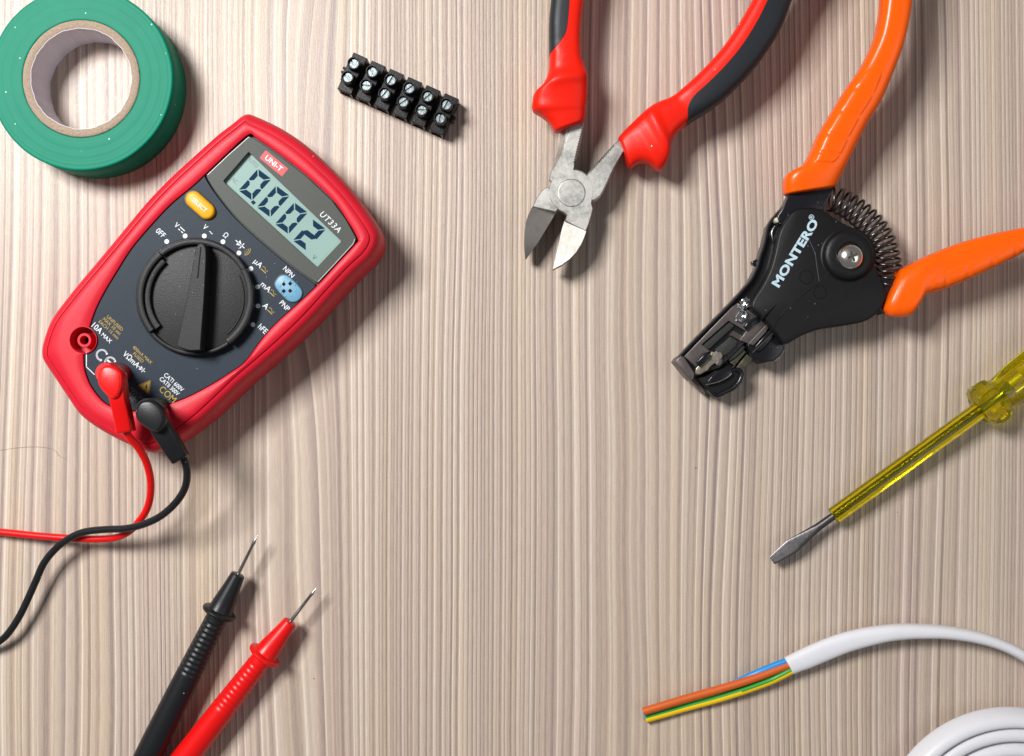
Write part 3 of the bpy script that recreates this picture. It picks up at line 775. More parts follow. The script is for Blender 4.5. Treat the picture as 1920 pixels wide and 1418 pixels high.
# ================================================================ TERMINAL BLOCK
def build_block():
    zt = 13.5
    c0 = W(657, 131, zt); c5 = W(657 + 5 * 34.7, 131 + 5 * 15.45, zt)
    ex = (c5 - c0); ex.z = 0; pitch = ex.length / 5; ex.normalize(); ey = Vector((-ex.y, ex.x, 0))
    mid = (c0 + c5) / 2
    root = thing('terminal_block', 'black six way screw terminal strip lying above the multimeter', 'terminal block', mid)
    bm = bmesh.new(); brass = []
    for k in range(6):
        c = c0 + ex * (pitch * k); c.z = 0
        hw = 3.15
        boxm(bm, c, ex, ey, hw, 4.6, 0.0, 9.6, bev=.3)           # core
        for s in (-1, 1):
            cc = c + ey * (s * 6.4 / 1000)
            # open wire entry made of four walls
            boxm(bm, cc, ex, ey, hw, 1.95, 7.0, 8.0, bev=.25)
            boxm(bm, cc, ex, ey, hw, 1.95, 0.0, 1.0, bev=.05)
            for q in (-1, 1): boxm(bm, cc + ex * (q * (hw - .4) / 1000), ex, ey, .4, 1.93, .9, 7.1, bev=.02)
            tcn = c + ey * (s * 3.1 / 1000)
            ro, ri = 2.65, 2.12
            rr = lathe_z(bm, tcn, [(ro + .1, 7.5), (ro, 13.2), (ro - .15, 13.5), (ri + .1, 13.5), (ri, 13.3), (ri, 10.5), (.01, 10.5)], 32)
            skin(bm, rr, False, False)
        if k < 5: boxm(bm, c + ex * (pitch / 2), ex, ey, pitch / 2, 2.0, 0.4, 6.0, bev=.2)
    # snapped off nibs at the two ends
    for s, k in ((-1, 0), (1, 5)):
        c = c0 + ex * (pitch * k); c.z = 0
        for q in (-.9, .9): boxm(bm, c + ex * (s * 3.9 / 1000) + ey * (q / 1000), ex, ey, .9, .45, 2.5, 7.6, bev=.3)
    link('housing', bm, M['block'], root, 35)
    random.seed(12)
    angs = [50, 57, -58, -35, -40, -60, 42, 3, -50, -35, 3, -80]
    i = 0
    for row in (1, -1):
        for k in range(6):
            c = c0 + ex * (pitch * k) + ey * (row * 3.1 / 1000); c.z = 0
            a = radians(angs[i]); i += 1
            dx = Vector((cos(-a), sin(-a), 0)); dy = Vector((-dx.y, dx.x, 0))
            bm = bmesh.new()
            R_ = 1.95; g = .27; top = 12.3
            # two half moons with a slot between, on a lower floor
            skin(bm, lathe_z(bm, c, [(R_, 9.5), (R_, top - .6), (.01, top - .6)], 24), True, False)
            for s in (-1, 1):
                a0 = math.asin(g / R_)
                pts = [(R_ * cos(a0 + (pi - 2 * a0) * t / 12), s * R_ * sin(a0 + (pi - 2 * a0) * t / 12)) for t in range(13)]
                if s < 0: pts.reverse()
                o = [(c.x + (dx.x * x + dy.x * y) / 1000, c.y + (dx.y * x + dy.y * y) / 1000) for x, y in pts]
                prism(bm, o, [(0, top - .7), (0, top - .15), (.14, top)])
            link('screw', bm, M['zinc'], root, 35)
    for k in range(6):
        for s in (-1, 1):
            c = c0 + ex * (pitch * k) + ey * (s * 6.1 / 1000); c.z = 0
            bm = bmesh.new()
            t = 1.95
            for q in (-1, 1): boxm(bm, c + ex * (q * t / 1000), ex, ey, .18, 1.7, 1.3, 6.6, bev=.02)
            boxm(bm, c, ex, ey, t, 1.7, 1.05, 1.4, bev=.02)
            link('clamp_sleeve', bm, M['brass'], root)
build_block()

# ================================================================ DIAGONAL CUTTERS
def build_pliers():
    root = thing('diagonal_cutting_pliers', 'open diagonal cutting pliers with red and black handles at the top centre', 'pliers', W(1071, 358, 0))
    def handle(st, black_side, k=6):
        e = 3.3
        if black_side > 0: st = [(q[2], q[3], q[0], q[1], q[4], q[5], -(q[6])) for q in st]     # flip so black lies on the L side
        rings, n1 = sweep(st, k, 36, e, split=True)
        # the grip proper
        bm = bmesh.new(); rr = endcap(endcap(rings, True, 1.5), False, .9); skin(bm, rr)
        h = link('handle', bm, M['plier_red'], root, 60)
        cnt = 0
        full = crom(st, k)
        idx = [i for i, q in enumerate(full) if q[6] > -0.93]
        last = max(idx) if idx else 0
        bm = bmesh.new()
        sub = []
        for i in range(0, last + 1):
            r = rings[i]; c = sum(r, Vector()) / len(r)
            seg = r[n1:] + [r[0]]
            t = 1.035 if i < last else 1.0
            cz = c
            seg = [cz + (p - cz) * (1.03) for p in seg]
            sub.append(seg)
        # taper the tip of the inlay to a point
        skin(bm, sub, False, False, closed=False)
        link('soft_grip', bm, M['plier_black'], h, 60)
        return h
    z = 18
    hl = [(1050,-110,1116,-110,z,6.8,.05),(1040,-50,1104,-50,z,6.8,.05),(1034,0,1095,0,z,6.8,.08),(1030.5,40,1090,40,z,6.8,.12),(1030,66,1088,72,z-.5,6.9,0.02),(1030,84,1088.5,90,z-1,7,-.32),(1030,98,1089.5,106,z-1,7.1,-.70),
          (1030,108,1091,114,z-1.2,7.2,-.95),(1028,136,1097,129,z-1.8,7.5,-.99),(1018,161,1102,146,z-2,8.9,-.99),(1003,175,1102,165,z-2,7.6,-.99),(998,191,1101,188,z-2.3,6.9,-.99),(999,208,1099,203,z-2.6,6.8,-.99),
          (1014,218,1098,213,z-3,6.4,-.99),(1030,232,1096.5,222,z-3.2,6.1,-.99),(1039,246,1095.5,227,z-3.4,5.8,-.99)]
    hl = [(q[0], q[1], q[2], q[3], q[4], q[5], q[6]) for q in hl]
    handle(hl, -1)
    zr = 17
    hr = [(1462,-110,1536,-110,zr+7,7,-.24),(1438,-55,1511,-55,zr+6.2,7,-.24),(1410.6,0,1485,-5,zr+5.2,7,-.26),(1386,43,1462,55,zr+4.2,7,-.26),(1359,84,1428,110,zr+3,7,-.24),(1332,116,1391,154,zr+1.8,7,-.22),(1305,143.5,1352,191,zr+.6,7,-.20),
          (1278,168,1318,215,zr-.6,7,-.12),(1262,181,1298,227,zr-2,7.1,.25),(1251,187,1286,236,zr-2.2,7.2,.90),(1237,192,1268,252,zr-2.5,7.5,.99),(1224,198,1257,272,zr-2.8,7.9,.99),(1210,208,1254,293,zr-3,8.9,.99),
          (1197,219,1247,311,zr-3.1,7.4,.99),(1184,232,1235,321,zr-3.4,7.0,.99),(1175,240.5,1216,309,zr-3.7,6.4,.99),(1167,249,1198,307,zr-4,6.1,.99),(1160,257,1184,315,zr-4.3,5.8,.99)]
    handle(hr, 1)
    zt = 15.0
    # underneath half: right arm, lower disc, left jaw
    def serr(a, b, n, amp, side):
        dx, dy = b[0] - a[0], b[1] - a[1]; l = hypot(dx, dy); nx, ny = -dy / l * side, dx / l * side
        o = []
        for i in range(n):
            o.append((a[0] + dx * i / n, a[1] + dy * i / n)); o.append((a[0] + dx * (i + .5) / n + nx * amp, a[1] + dy * (i + .5) / n + ny * amp))
        return o + [b]
    def jaw(bm, outer_edge, inner_edge, ridge, z_top, z_edge, z0):
        """bevelled blade: outer_edge runs along the spine from ridge line to the tip, inner_edge along the cutting edge."""
        n = len(outer_edge)
        to = [bm.verts.new(W(*p, z_top - (z_top - z_edge - .8) * (i / (n - 1)) ** 2)) for i, p in enumerate(outer_edge)]
        ti = [bm.verts.new(W(*p, z_edge)) for i, p in enumerate(inner_edge)]
        bo = [bm.verts.new(Vector((v.co.x, v.co.y, z0 / 1000))) for v in to]
        bi = [bm.verts.new(Vector((v.co.x, v.co.y, (z0 + 2) / 1000))) for v in ti]
        for i in range(n - 1):
            bm.faces.new((to[i], to[i + 1], ti[i + 1], ti[i])); bm.faces.new((bo[i], bo[i + 1], bi[i + 1], bi[i]))
            bm.faces.new((to[i], to[i + 1], bo[i + 1], bo[i])); bm.faces.new((ti[i], ti[i + 1], bi[i + 1], bi[i]))
        bm.faces.new((to[0], ti[0], bi[0], bo[0])); bm.faces.new((to[-1], ti[-1], bi[-1], bo[-1]))
    arm = [(1175,252),(1159,264)] + serr((1150,271), (1104,322), 14, 2.6, -1) + [(1098,334),(1085,352),(1095,372),(1112,376),(1117,374),(1125.5,367),(1132,356),(1139,342),(1145,328),(1152,314),(1160,300),(1170,284),(1185,268)]
    bm = bmesh.new()
    prism(bm, wpoly(arm, zt), [(.5, 4.5), (0, 5.2), (-.3, 10), (0, 14.2), (.35, zt - .15)])
    prism(bm, wpoly(circle(1071, 358.5, 41, 0, 48), 8), [(0, 4.8), (0, 9.5), (.3, 9.8)])
    prism(bm, wpoly([(1029.5,351.5),(1022,351.5),(1013,360),(1005.6,372),(998,388),(1042,397.5),(1050,390),(1040,365)], zt), [(.3, 5), (0, 5.5), (0, 14.0), (.4, zt - .35)])
    lower = link('lower_half', bm, M['steel'], root, 30)
    bm = bmesh.new()
    jaw(bm, [(997.5,389),(990,404),(986,417),(983.3,436),(982.8,456),(983.6,470),(985,484.6)], [(1042.5,398),(1034,413),(1026,426),(1017,441),(1008,456),(997,470),(987,485.2)], None, zt - .45, 10.2, 5)
    link('blade', bm, M['ground'], lower, 20)
    # upper half: left arm, disc, right jaw
    leftarm = [(1096,222)] + serr((1094,240), (1078,306), 14, 2.2, 1) + [(1076,318)]
    dsc = [(1071 + 42 * cos(radians(a)), 359 + 42 * sin(radians(a))) for a in range(-72, 15, 6)]
    rest = [(1109,381),(1112,391),(1109,403),(1104,420),(1098.5,434),(1059,414.5),(1062.5,403.5)]
    dsc2 = [(1071 + 42 * cos(radians(a)), 359 + 42 * sin(radians(a))) for a in range(112, 205, 6)]
    rest2 = [(1033.5,341),(1029.5,336),(1032,324),(1039,312),(1050,293),(1058,276),(1064,253),(1069,226)]
    bm = bmesh.new()
    prism(bm, wpoly(leftarm + dsc + rest + dsc2 + rest2, zt), [(0.6, 10.1), (0.1, 10.3), (0, 14.3), (.3, zt)])
    # full thickness of arm and jaw outside the joint
    prism(bm, wpoly([(1096,222),(1091,262),(1080,303),(1060,308),(1036,316),(1041,297),(1048,270),(1053,226)], 10), [(.4, 4.5), (0, 6), (0, 9.5), (.5, 11.5), (2.2, 14.6)])
    prism(bm, wpoly([(1104,398),(1098.5,432),(1062,414),(1066,404)], 10), [(.4, 4.5), (0, 5), (0, 10.2)])
    upper = link('upper_half', bm, M['steel'], root, 30)
    bm = bmesh.new()
    jaw(bm, [(1099,434),(1095,446),(1089,459),(1080,473),(1068,485.5),(1054,496),(1037.5,504.5)], [(1058.5,414.3),(1054,428),(1051,441),(1048,455),(1044.5,470),(1040.5,487),(1036.5,504.8)], None, zt - .1, 13.1, 5)
    link('blade', bm, M['ground'], upper, 20)
    bm = bmesh.new()
    rv = W(1071.5, 362, zt)
    skin(bm, lathe_z(bm, rv, [(MM(25.6, zt), 12), (MM(25.4, zt), zt + .03), (MM(24.4, zt), zt + .10), (.01, zt + .10)], 48), True, False)
    link('rivet', bm, M['steel'], root, 8)
    bm = bmesh.new()
    skin(bm, lathe_z(bm, rv, [(MM(25.3, zt), zt + .02), (MM(25.9, zt), zt + .035), (MM(26.3, zt), zt + .01)], 48), False, False)
    link('rivet_seam', bm, M['dark'], root, 25)
build_pliers()

# ================================================================ WIRE STRIPPER
def build_stripper():
    root = thing('wire_stripper', 'black automatic wire stripper with two orange handles and an open coil spring', 'wire stripper', W(1540, 500, 0))
    # orange handles
    def orange(st, ridges, k=6):
        rings, _ = sweep(st, k, 36, 3.3)
        bm = bmesh.new(); skin(bm, endcap(endcap(rings, True, 1.5), False, .7))
        return link('handle', bm, M['orange'], root, 60)
    z = 18
    up = [(1662,-110,1716,-110,z+12,6),(1654,-50,1711,-50,z+11,6),(1652,0,1707,2,z+10,6.1),(1648,34,1700.5,45,z+9,6.2),(1638,76,1689,92,z+7.8,6.4),(1614,126,1670,143,z+6,6.6),(1585,168,1648,194,z+4.4,6.9),
          (1558.5,211,1624,233,z+2.8,7.1),(1533,254,1604,272,z+1.4,7.2),(1517,290,1590,300,z+.5,7.2),(1503,311,1582,316,z,7.2),(1480,323,1577,327,z-.3,7.1),(1471,334,1573,334,z-.4,6.9),(1468.5,348,1570,341,z-.6,6.6),(1470,364,1565,350,z-.9,6.2)]
    h1 = orange(up, 0)
    lo = [(1693,503,1657,586,z-.8,6.0),(1699,499,1668,594,z-.5,6.4),(1705,495.5,1699,594,z-.2,6.8),(1718,489,1715,579,z,7),(1736,480,1730,556,z,7),(1765,468,1762,546,z,7),(1800,455,1804,529,z+1,6.9),
          (1850,441,1850,508,z+2,6.7),(1888,433,1893,487,z+2.8,6.6),(1920,427,1925,470,z+3.5,6.4),(1985,414,1990,446,z+4.8,6.2),(2060,396,2068,424,z+6,5.8)]
    h2 = orange(lo, 0)
    # low moulded finger pads that follow the handle's own surface
    def pad(parent, st, i0, i1, ua, ub, cells, e=3.3, k=14):
        full = crom(st, k)[i0 * k:i1 * k + 1]
        bm = bmesh.new(); rings = []; n = len(full)
        for i, q in enumerate(full):
            t = i / (n - 1); env = min(1, t * 14) * min(1, (1 - t) * 14)
            fr = (t * cells) % 1.0; g = min(fr, 1 - fr) * 2            # 0 in the groove between two cells
            plate = min(1.0, max(0.0, (g - 0.10) / 0.16))
            wd = 0.72 + 0.28 * min(1, max(0, (0.5 - abs(t - .5)) * 5))
            row = []
            for j in range(17):
                a = j / 16; ed = min(1, min(a, 1 - a) * 8)
                u = ua + (ub - ua) * ((a - .5) * wd + .5)
                zz = q[4] + q[5] * max(0.0, 1 - abs(u) ** e) ** (1 / e) + (-0.12 + ed * env * (0.22 + 0.26 * plate))
                p = W(q[0], q[1], q[4]) * (0.5 - u / 2) + W(q[2], q[3], q[4]) * (0.5 + u / 2); p.z = zz / 1000
                row.append(p)
            rings.append(row)
        skin(bm, rings, False, False, closed=False)
        return link('finger_pad', bm, M['orange'], parent, 30)
    pad(h1, up, 5, 10, -0.86, 0.42, 5)
    pad(h2, lo, 4, 9, 0.05, 0.93, 5)
    # arms of sheet steel joining handles to body
    slab('arm', [(1482,358),(1566,342),(1560,362),(1552,378),(1540,396),(1545,430),(1500,430),(1462,420),(1458,405),(1470,388)], 19, 13, 19.0, M['frame'], root, .4)
    slab('arm', [(1640,515),(1655,521),(1692,523),(1690,545),(1680,560),(1668,584),(1652,590),(1620,560)], 18, 12, 18.0, M['frame'], root, .4)
    # frame plate running from the pivot down to the jaws
    fr = [(1480,368),(1470,386),(1452,406),(1440,425),(1433,456),(1424,484),(1420,500),(1408,524),(1395,541),(1370,568),(1333,606),(1297,643),(1269,674),(1281,690),(1296,706),(1320,700),(1350,690),(1395,645),(1440,620),(1475,600),(1520,560),(1520,440),(1510,395)]
    f = slab('frame_plate', fr, 12, 4, 13.0, M['frame'], root, .5)
    rim = path_px([(1478,376,14.2),(1470,388,14.2),(1452,408,14.2),(1440.5,426,14.2),(1434,456,14.2),(1425,484,14.2),(1420,502,14.2),(1409,525,14.2),(1396,541,14.2),(1371,569,14.2),(1334,607,14.2),(1298,644,14.2),(1272,672,14.2)], 5)
    bm = bmesh.new(); tube(bm, rim, .75, 10, ry=1.6); link('frame_rim', bm, M['frame'], f)
    rim2 = path_px([(1494,398,19),(1480,416,19),(1469,436,18.5),(1461,462,18),(1455,488,17.5),(1446,512,17),(1434,536,16.5),(1421,556,16)], 5)
    bm = bmesh.new(); tube(bm, rim2, .7, 10, ry=1.8); link('frame_rim', bm, M['frame'], f)
    slab('catch', [(1424,484),(1414,488),(1409,491),(1411,497),(1420,500),(1428,505),(1432,492)], 12, 9, 12.6, M['frame'], root, .4, label='small black hooked catch')
    slab('pin', circle(1457.5, 413, 5.5, 0, 16), 17, 12, 18.0, M['cream'], root, .8)
    # inner dark spring strip, seen in the gap beside the housing
    bm = bmesh.new(); tube(bm, path_px([(1453,424,15.5),(1447,436,15.5),(1449,450,15.5),(1452,462,15)], 5), .45, 8); link('return_wire', bm, M['spring'], root)
    # housing
    ho = [(1476,410),(1484,399),(1494,392),(1508,389.5),(1528.6,390),(1545.6,394.5),(1559.6,405),(1581,418),(1603,428),(1621.6,439.5),(1632.5,456.5),(1637,481),(1643,506),(1656,531),(1660,549.6),(1655,574),(1640,592),
          (1618.5,604),(1581,611.7),(1538,618),(1503.7,630),(1477,645),(1468,643),(1457,628),(1440,608),(1425,593),(1411,581),(1409,570),(1414,558),(1429,535),(1443,506),(1452,475),(1458,446),(1465,426)]
    bm = bmesh.new(); prism(bm, wpoly(crom(ho, 4, True), 21), [(1.2, 8), (.2, 9), (0, 10), (0, 20), (.15, 20.7), (.5, 21.2), (1.0, 21.4)])
    hs = link('housing', bm, M['housing'], root, 40)
    text('brand_lettering', 'MONTERO', 1491, 474.5, 15.5, -58.5, 21.46, M['blue_print'], hs, bold=.042, sx=1.30, space=1.04)
    text('trademark_sign', '®', 1521.5, 407.5, 9.5, -59.5, 21.46, M['blue_print'], hs, bold=.01)
    # moulded circles and parting groove
    for (x, y, r) in ((1512, 519.5, 12.5), (1538, 548, 12)):
        bm = bmesh.new(); c = W(x, y, 21.5); r_ = MM(r, 21.5)
        rr = lathe_z(bm, c, [(r_ + .28, 21.3), (r_ + .12, 21.62), (r_ - .12, 21.62), (r_ - .28, 21.3)], 40); skin(bm, rr, False, False)
        link('moulded_ring', bm, M['housing'], hs)
    bm = bmesh.new(); strokes(bm, [crom([(1552,513),(1536,530),(1500,557),(1478,577),(1462,595),(1456,606),(1452,616)], 6)], 1.8, 21.45); link('parting_groove', bm, M['black_hole'], hs)
    bm = bmesh.new(); tube(bm, path_px([(1553.5,511,21.5),(1537.5,528,21.5),(1501.5,555,21.5),(1479.5,575,21.5),(1463,592,21.5)], 5), .18, 8); link('groove_lip', bm, M['housing'], hs)
    bm = bmesh.new(); tube(bm, path_px([(1518,452,21.4),(1528,475,21.4),(1531,495,21.4),(1536,528,21.4)], 5), .09, 6); link('scratch_line', bm, M['greyp'], hs)
    # spike rib
    bm = bmesh.new()
    a, b_, c_, d_ = W(1462, 565, 21.3), W(1425, 596, 21.0), W(1431, 604, 21.0), W(1428, 600, 22.6)
    for tri in ((a, b_, d_), (a, d_, c_), (b_, c_, d_)): bm.faces.new([bm.verts.new(p) for p in tri])
    bmesh.ops.remove_doubles(bm, verts=bm.verts[:], dist=1e-7); link('rib', bm, M['frame'], hs, 10)
    # boss and pivot screw
    bm = bmesh.new(); c = W(1590.5, 479, 22)
    R_ = MM(46, 22)
    skin(bm, lathe_z(bm, c, [(R_ + 1.6, 21.2), (R_ + .8, 21.5), (R_ + .2, 22.0), (R_, 22.8), (R_ - .4, 23.4), (R_ - 1.6, 23.9), (R_ - 4.0, 24.1), (5.2, 23.9), (5.0, 23.2)], 64), False, True)
    link('pivot_boss', bm, M['housing'], hs, 40)
    bm = bmesh.new(); c = W(1597, 481, 26)
    R_ = MM(24.5, 25)
    prof = [(R_, 23.0), (R_, 24.0), (R_ * .96, 24.9), (R_ * .82, 25.8), (R_ * .62, 26.5), (R_ * .4, 26.9), (R_ * .2, 27.05), (R_ * .06, 27.08)]
    skin(bm, lathe_z(bm, c, prof, 64), True, True)
    bmesh.ops.recalc_face_normals(bm, faces=bm.faces[:])
    scr = link('pivot_screw', bm, M['chrome'], root, 60)
    pts = []
    for q in range(16):
        a = radians(22.5 * q + 22); r_ = (2.25, 1.95, .75, 1.95)[q % 4]
        a = radians(90 * (q // 4) + 22 + (0, 14, 45, 76)[q % 4])
        pts.append((c.x + r_ / 1000 * cos(a), c.y + r_ / 1000 * sin(a)))
    bm = bmesh.new(); prism(bm, pts, [(0, 26.3), (0, 27.02), (.1, 27.10)]); link('screw_recess', bm, M['olive'], scr, 20)
    # coil spring bent round the pivot
    cen = crom([(1553,372),(1563,373),(1581,381),(1601,393),(1621,409),(1640,429),(1654,451),(1662,474),(1667,497),(1670,516),(1670,530)], 40)
    bm = bmesh.new(); path = []
    tot = [0]
    for a, b in zip(cen[:-1], cen[1:]): tot.append(tot[-1] + hypot(b[0] - a[0], b[1] - a[1]))
    turns = 16.5; NP = 18 * 26
    for i in range(NP + 1):
        s = tot[-1] * i / NP
        j = max(0, min(len(cen) - 2, next((q for q in range(len(tot) - 1) if tot[q + 1] >= s), len(cen) - 2)))
        f_ = (s - tot[j]) / max(1e-9, tot[j + 1] - tot[j])
        px, py = cen[j][0] + (cen[j + 1][0] - cen[j][0]) * f_, cen[j][1] + (cen[j + 1][1] - cen[j][1]) * f_
        dx, dy = cen[j + 1][0] - cen[j][0], cen[j + 1][1] - cen[j][1]; l = hypot(dx, dy); nx, ny = -dy / l, dx / l
        th = 2 * pi * turns * i / NP
        ramp_ = 1
        R_ = 22.5 + 2.2 * sin(pi * i / NP)
        path.append(W(px + nx * R_ * cos(th) + dx / l * 8.0 * sin(th), py + ny * R_ * cos(th) + dy / l * 8.0 * sin(th), 13.5 + 4.9 * sin(th)))
    tube(bm, path, .56, 8); link('coil_spring', bm, M['spring'], root, 60)
    # ---- jaws
    z = 15.5
    g = [(1283,668),(1372,576),(1384,568),(1400,578),(1420,592),(1437,608),(1421,626),(1402,644),(1387,638),(1390,634),(1399,621),(1366,602),(1316,646),(1331,658),(1320,672),(1305,689)]
    gp = slab('gripper_plate', g, z, 12.2, z, M['gunmetal'], root, .3)
    bm = bmesh.new()
    for i in range(7):
        x0, y0 = 1370 + i * 2.9, 629 + i * 1.7 - (i % 2) * 0
        prism(bm, wpoly([(x0, y0), (x0 + 1.5, y0 + .8), (x0 + 7.5, y0 - 7), (x0 + 6, y0 - 8)], 15), [(0, 13), (0, 15.3), (.08, 15.5)])
    link('grip_teeth', bm, M['brasssteel'], gp)
    slab('slot_wall', [(1314,648),(1364,603),(1372,607),(1376,612),(1330,654),(1322,655)], 13, 8, 14.2, M['grime'], root, .3)
    slab('slot_floor', [(1322,655),(1366,604),(1400,622),(1392,648),(1376,668),(1345,665)], 9, 7, 10.5, M['olive'], root, .2)
    slab('grip_pad', [(1340,656),(1348,649),(1358,641),(1369,631),(1375,634),(1384,640),(1380,650),(1369,660),(1358,668),(1350,664)], 14, 8, 14.6, M['grime'], root, .5)
    slab('grip_pad', [(1360,669),(1372,658),(1385,645),(1398,650),(1391,661),(1378,672),(1368,678)], 12, 8, 12.4, M['grime'], root, .5)
    slab('guide_block', [(1305,679),(1321,663),(1327,660),(1332,664),(1330,671),(1312,688)], 16.5, 13, 17.2, M['frame'], root, .5)
    slab('guide_block', [(1394,612),(1402,604),(1411,597),(1420,594),(1424,600),(1413,609),(1400,620)], 16.5, 13, 17.2, M['frame'], root, .5)
    bl = [(1302.7,702),(1306,690),(1318,677),(1330,668),(1335,659),(1341,661),(1344,657.5),(1348,661),(1351,659),(1356,666),(1353,674),(1347,677),(1345,683),(1340,681.5),(1334,686),(1327,695),(1312.7,702.5)]
    slab('stripping_blade', bl, z, 12, 15.0, M['brasssteel'], root, .3)
    slab('stripping_blade', [(1349,672),(1356,675),(1352,685),(1346,687),(1342,683)], z, 12, 15.4, M['gunmetal'], root, .3)
    cl = [(1266,679),(1270,672),(1277,667),(1283,669),(1288,677),(1303,700),(1301,710),(1297,715),(1290,709),(1278,694)]
    slab('front_clip', cl, 17, 5, 17.2, M['gunmetal'], root, .5)
    bm = bmesh.new()
    prism(bm, wpoly([(1297,715),(1302,705),(1306,709),(1315,724),(1323,737),(1320.5,741),(1309,730)], 8), [(.2, 3), (0, 3.5), (0, 8.6), (.2, 9)])
    link('clip_fin', bm, M['gunmetal'], root)
    # moving jaw block
    jb = [(1306.5,709),(1322,703),(1335,697),(1347,688),(1361,683),(1375,690),(1384,689),(1392,695),(1394.5,704.5),(1389,720),(1375,732),(1360,740),(1345,746.5),(1337.6,742),(1320,724)]
    jw = slab('moving_jaw', jb, 12, 2, 11.5, M['housing'], root, .8)
    slab('jaw_step', [(1326,716),(1335,704),(1349,694),(1361,688),(1371,693),(1374,700),(1362,710),(1342,718),(1328,722)], 13.5, 11, 13.6, M['frame'], jw, .4)
    bm = bmesh.new(); tube(bm, path_px([(1337,738,11.6),(1345,742,11.6),(1360,735.5,11.8),(1374,728,12),(1385,717,12),(1390,705,12),(1388,696,12),(1378,692.5,12)], 5), 1.0, 12); link('jaw_edge', bm, M['frame'], jw)
    bm = bmesh.new(); tube(bm, path_px([(1323,722,13.5),(1345,717,13.8),(1362,709,13.8),(1372,701,13.8)], 5), .22, 8); link('jaw_line', bm, M['gunmetal'], jw)
    # linkage bars between the jaws
    slab('link_bar', [(1368,680),(1391,655),(1399,660),(1377,686)], 11, 6, 11.5, M['olive'], root, .3)
    slab('link_bar', [(1380,689),(1400,664),(1412,672),(1408,680),(1390,695)], 10, 5, 10.2, M['olive'], root, .3)
    # fixed jaw at the housing end
    fj = [(1437,607),(1446,614),(1456,618),(1469,643),(1471,655),(1462,668),(1452,677),(1440,679),(1429,682),(1420,676),(1411,668),(1404,655),(1400,645)]
    fx = slab('fixed_jaw', fj, 15, 4, 15.0, M['frame'], root, .7)
    slab('jaw_cheek', [(1402,645),(1433,612),(1438,607.5),(1441,614),(1437,622),(1413,648)], 16.5, 12, 16.8, M['gunmetal'], fx, .3)
    slab('jaw_cheek', [(1415,650),(1441,620),(1454,622),(1449,634),(1430,655),(1420,661)], 16.0, 12, 16.2, M['frame'], fx, .5)
    bm = bmesh.new(); strokes(bm, [[(1411,661),(1432,642),(1452,622)]], 1.3, 16.3); link('jaw_groove', bm, M['gunmetal'], fx)
    bm = bmesh.new(); tube(bm, path_px([(1452,677,8),(1462,668,8),(1470,655,9)], 5), .5, 8); link('jaw_line', bm, M['chrome'], fx)
    # crumpled bright rivets
    for (x, y) in ((1396.5, 569.5), (1391, 594)):
        bm = bmesh.new(); bmesh.ops.create_icosphere(bm, subdivisions=3, radius=1)
        random.seed(int(x)); c = W(x, y, 16); ca, sa = cos(radians(45)), sin(radians(45))
        ph = [random.uniform(0, 6) for _ in range(9)]
        for v in bm.verts:
            p = v.co; n_ = 1 + .13 * sin(6 * p.x + ph[0]) * cos(7 * p.y + ph[1]) + .10 * sin(13 * p.x + ph[2]) + .09 * cos(12 * p.y + 5 * p.z + ph[3])
            q = Vector((p.x * 3.0 * n_, p.y * 2.1 * n_, p.z * 1.6 * n_)) / 1000
            v.co = Vector((c.x + q.x * ca - q.y * sa, c.y + q.x * sa + q.y * ca, c.z + q.z))
        link('rivet', bm, M['rivet'], root, 25)
build_stripper()

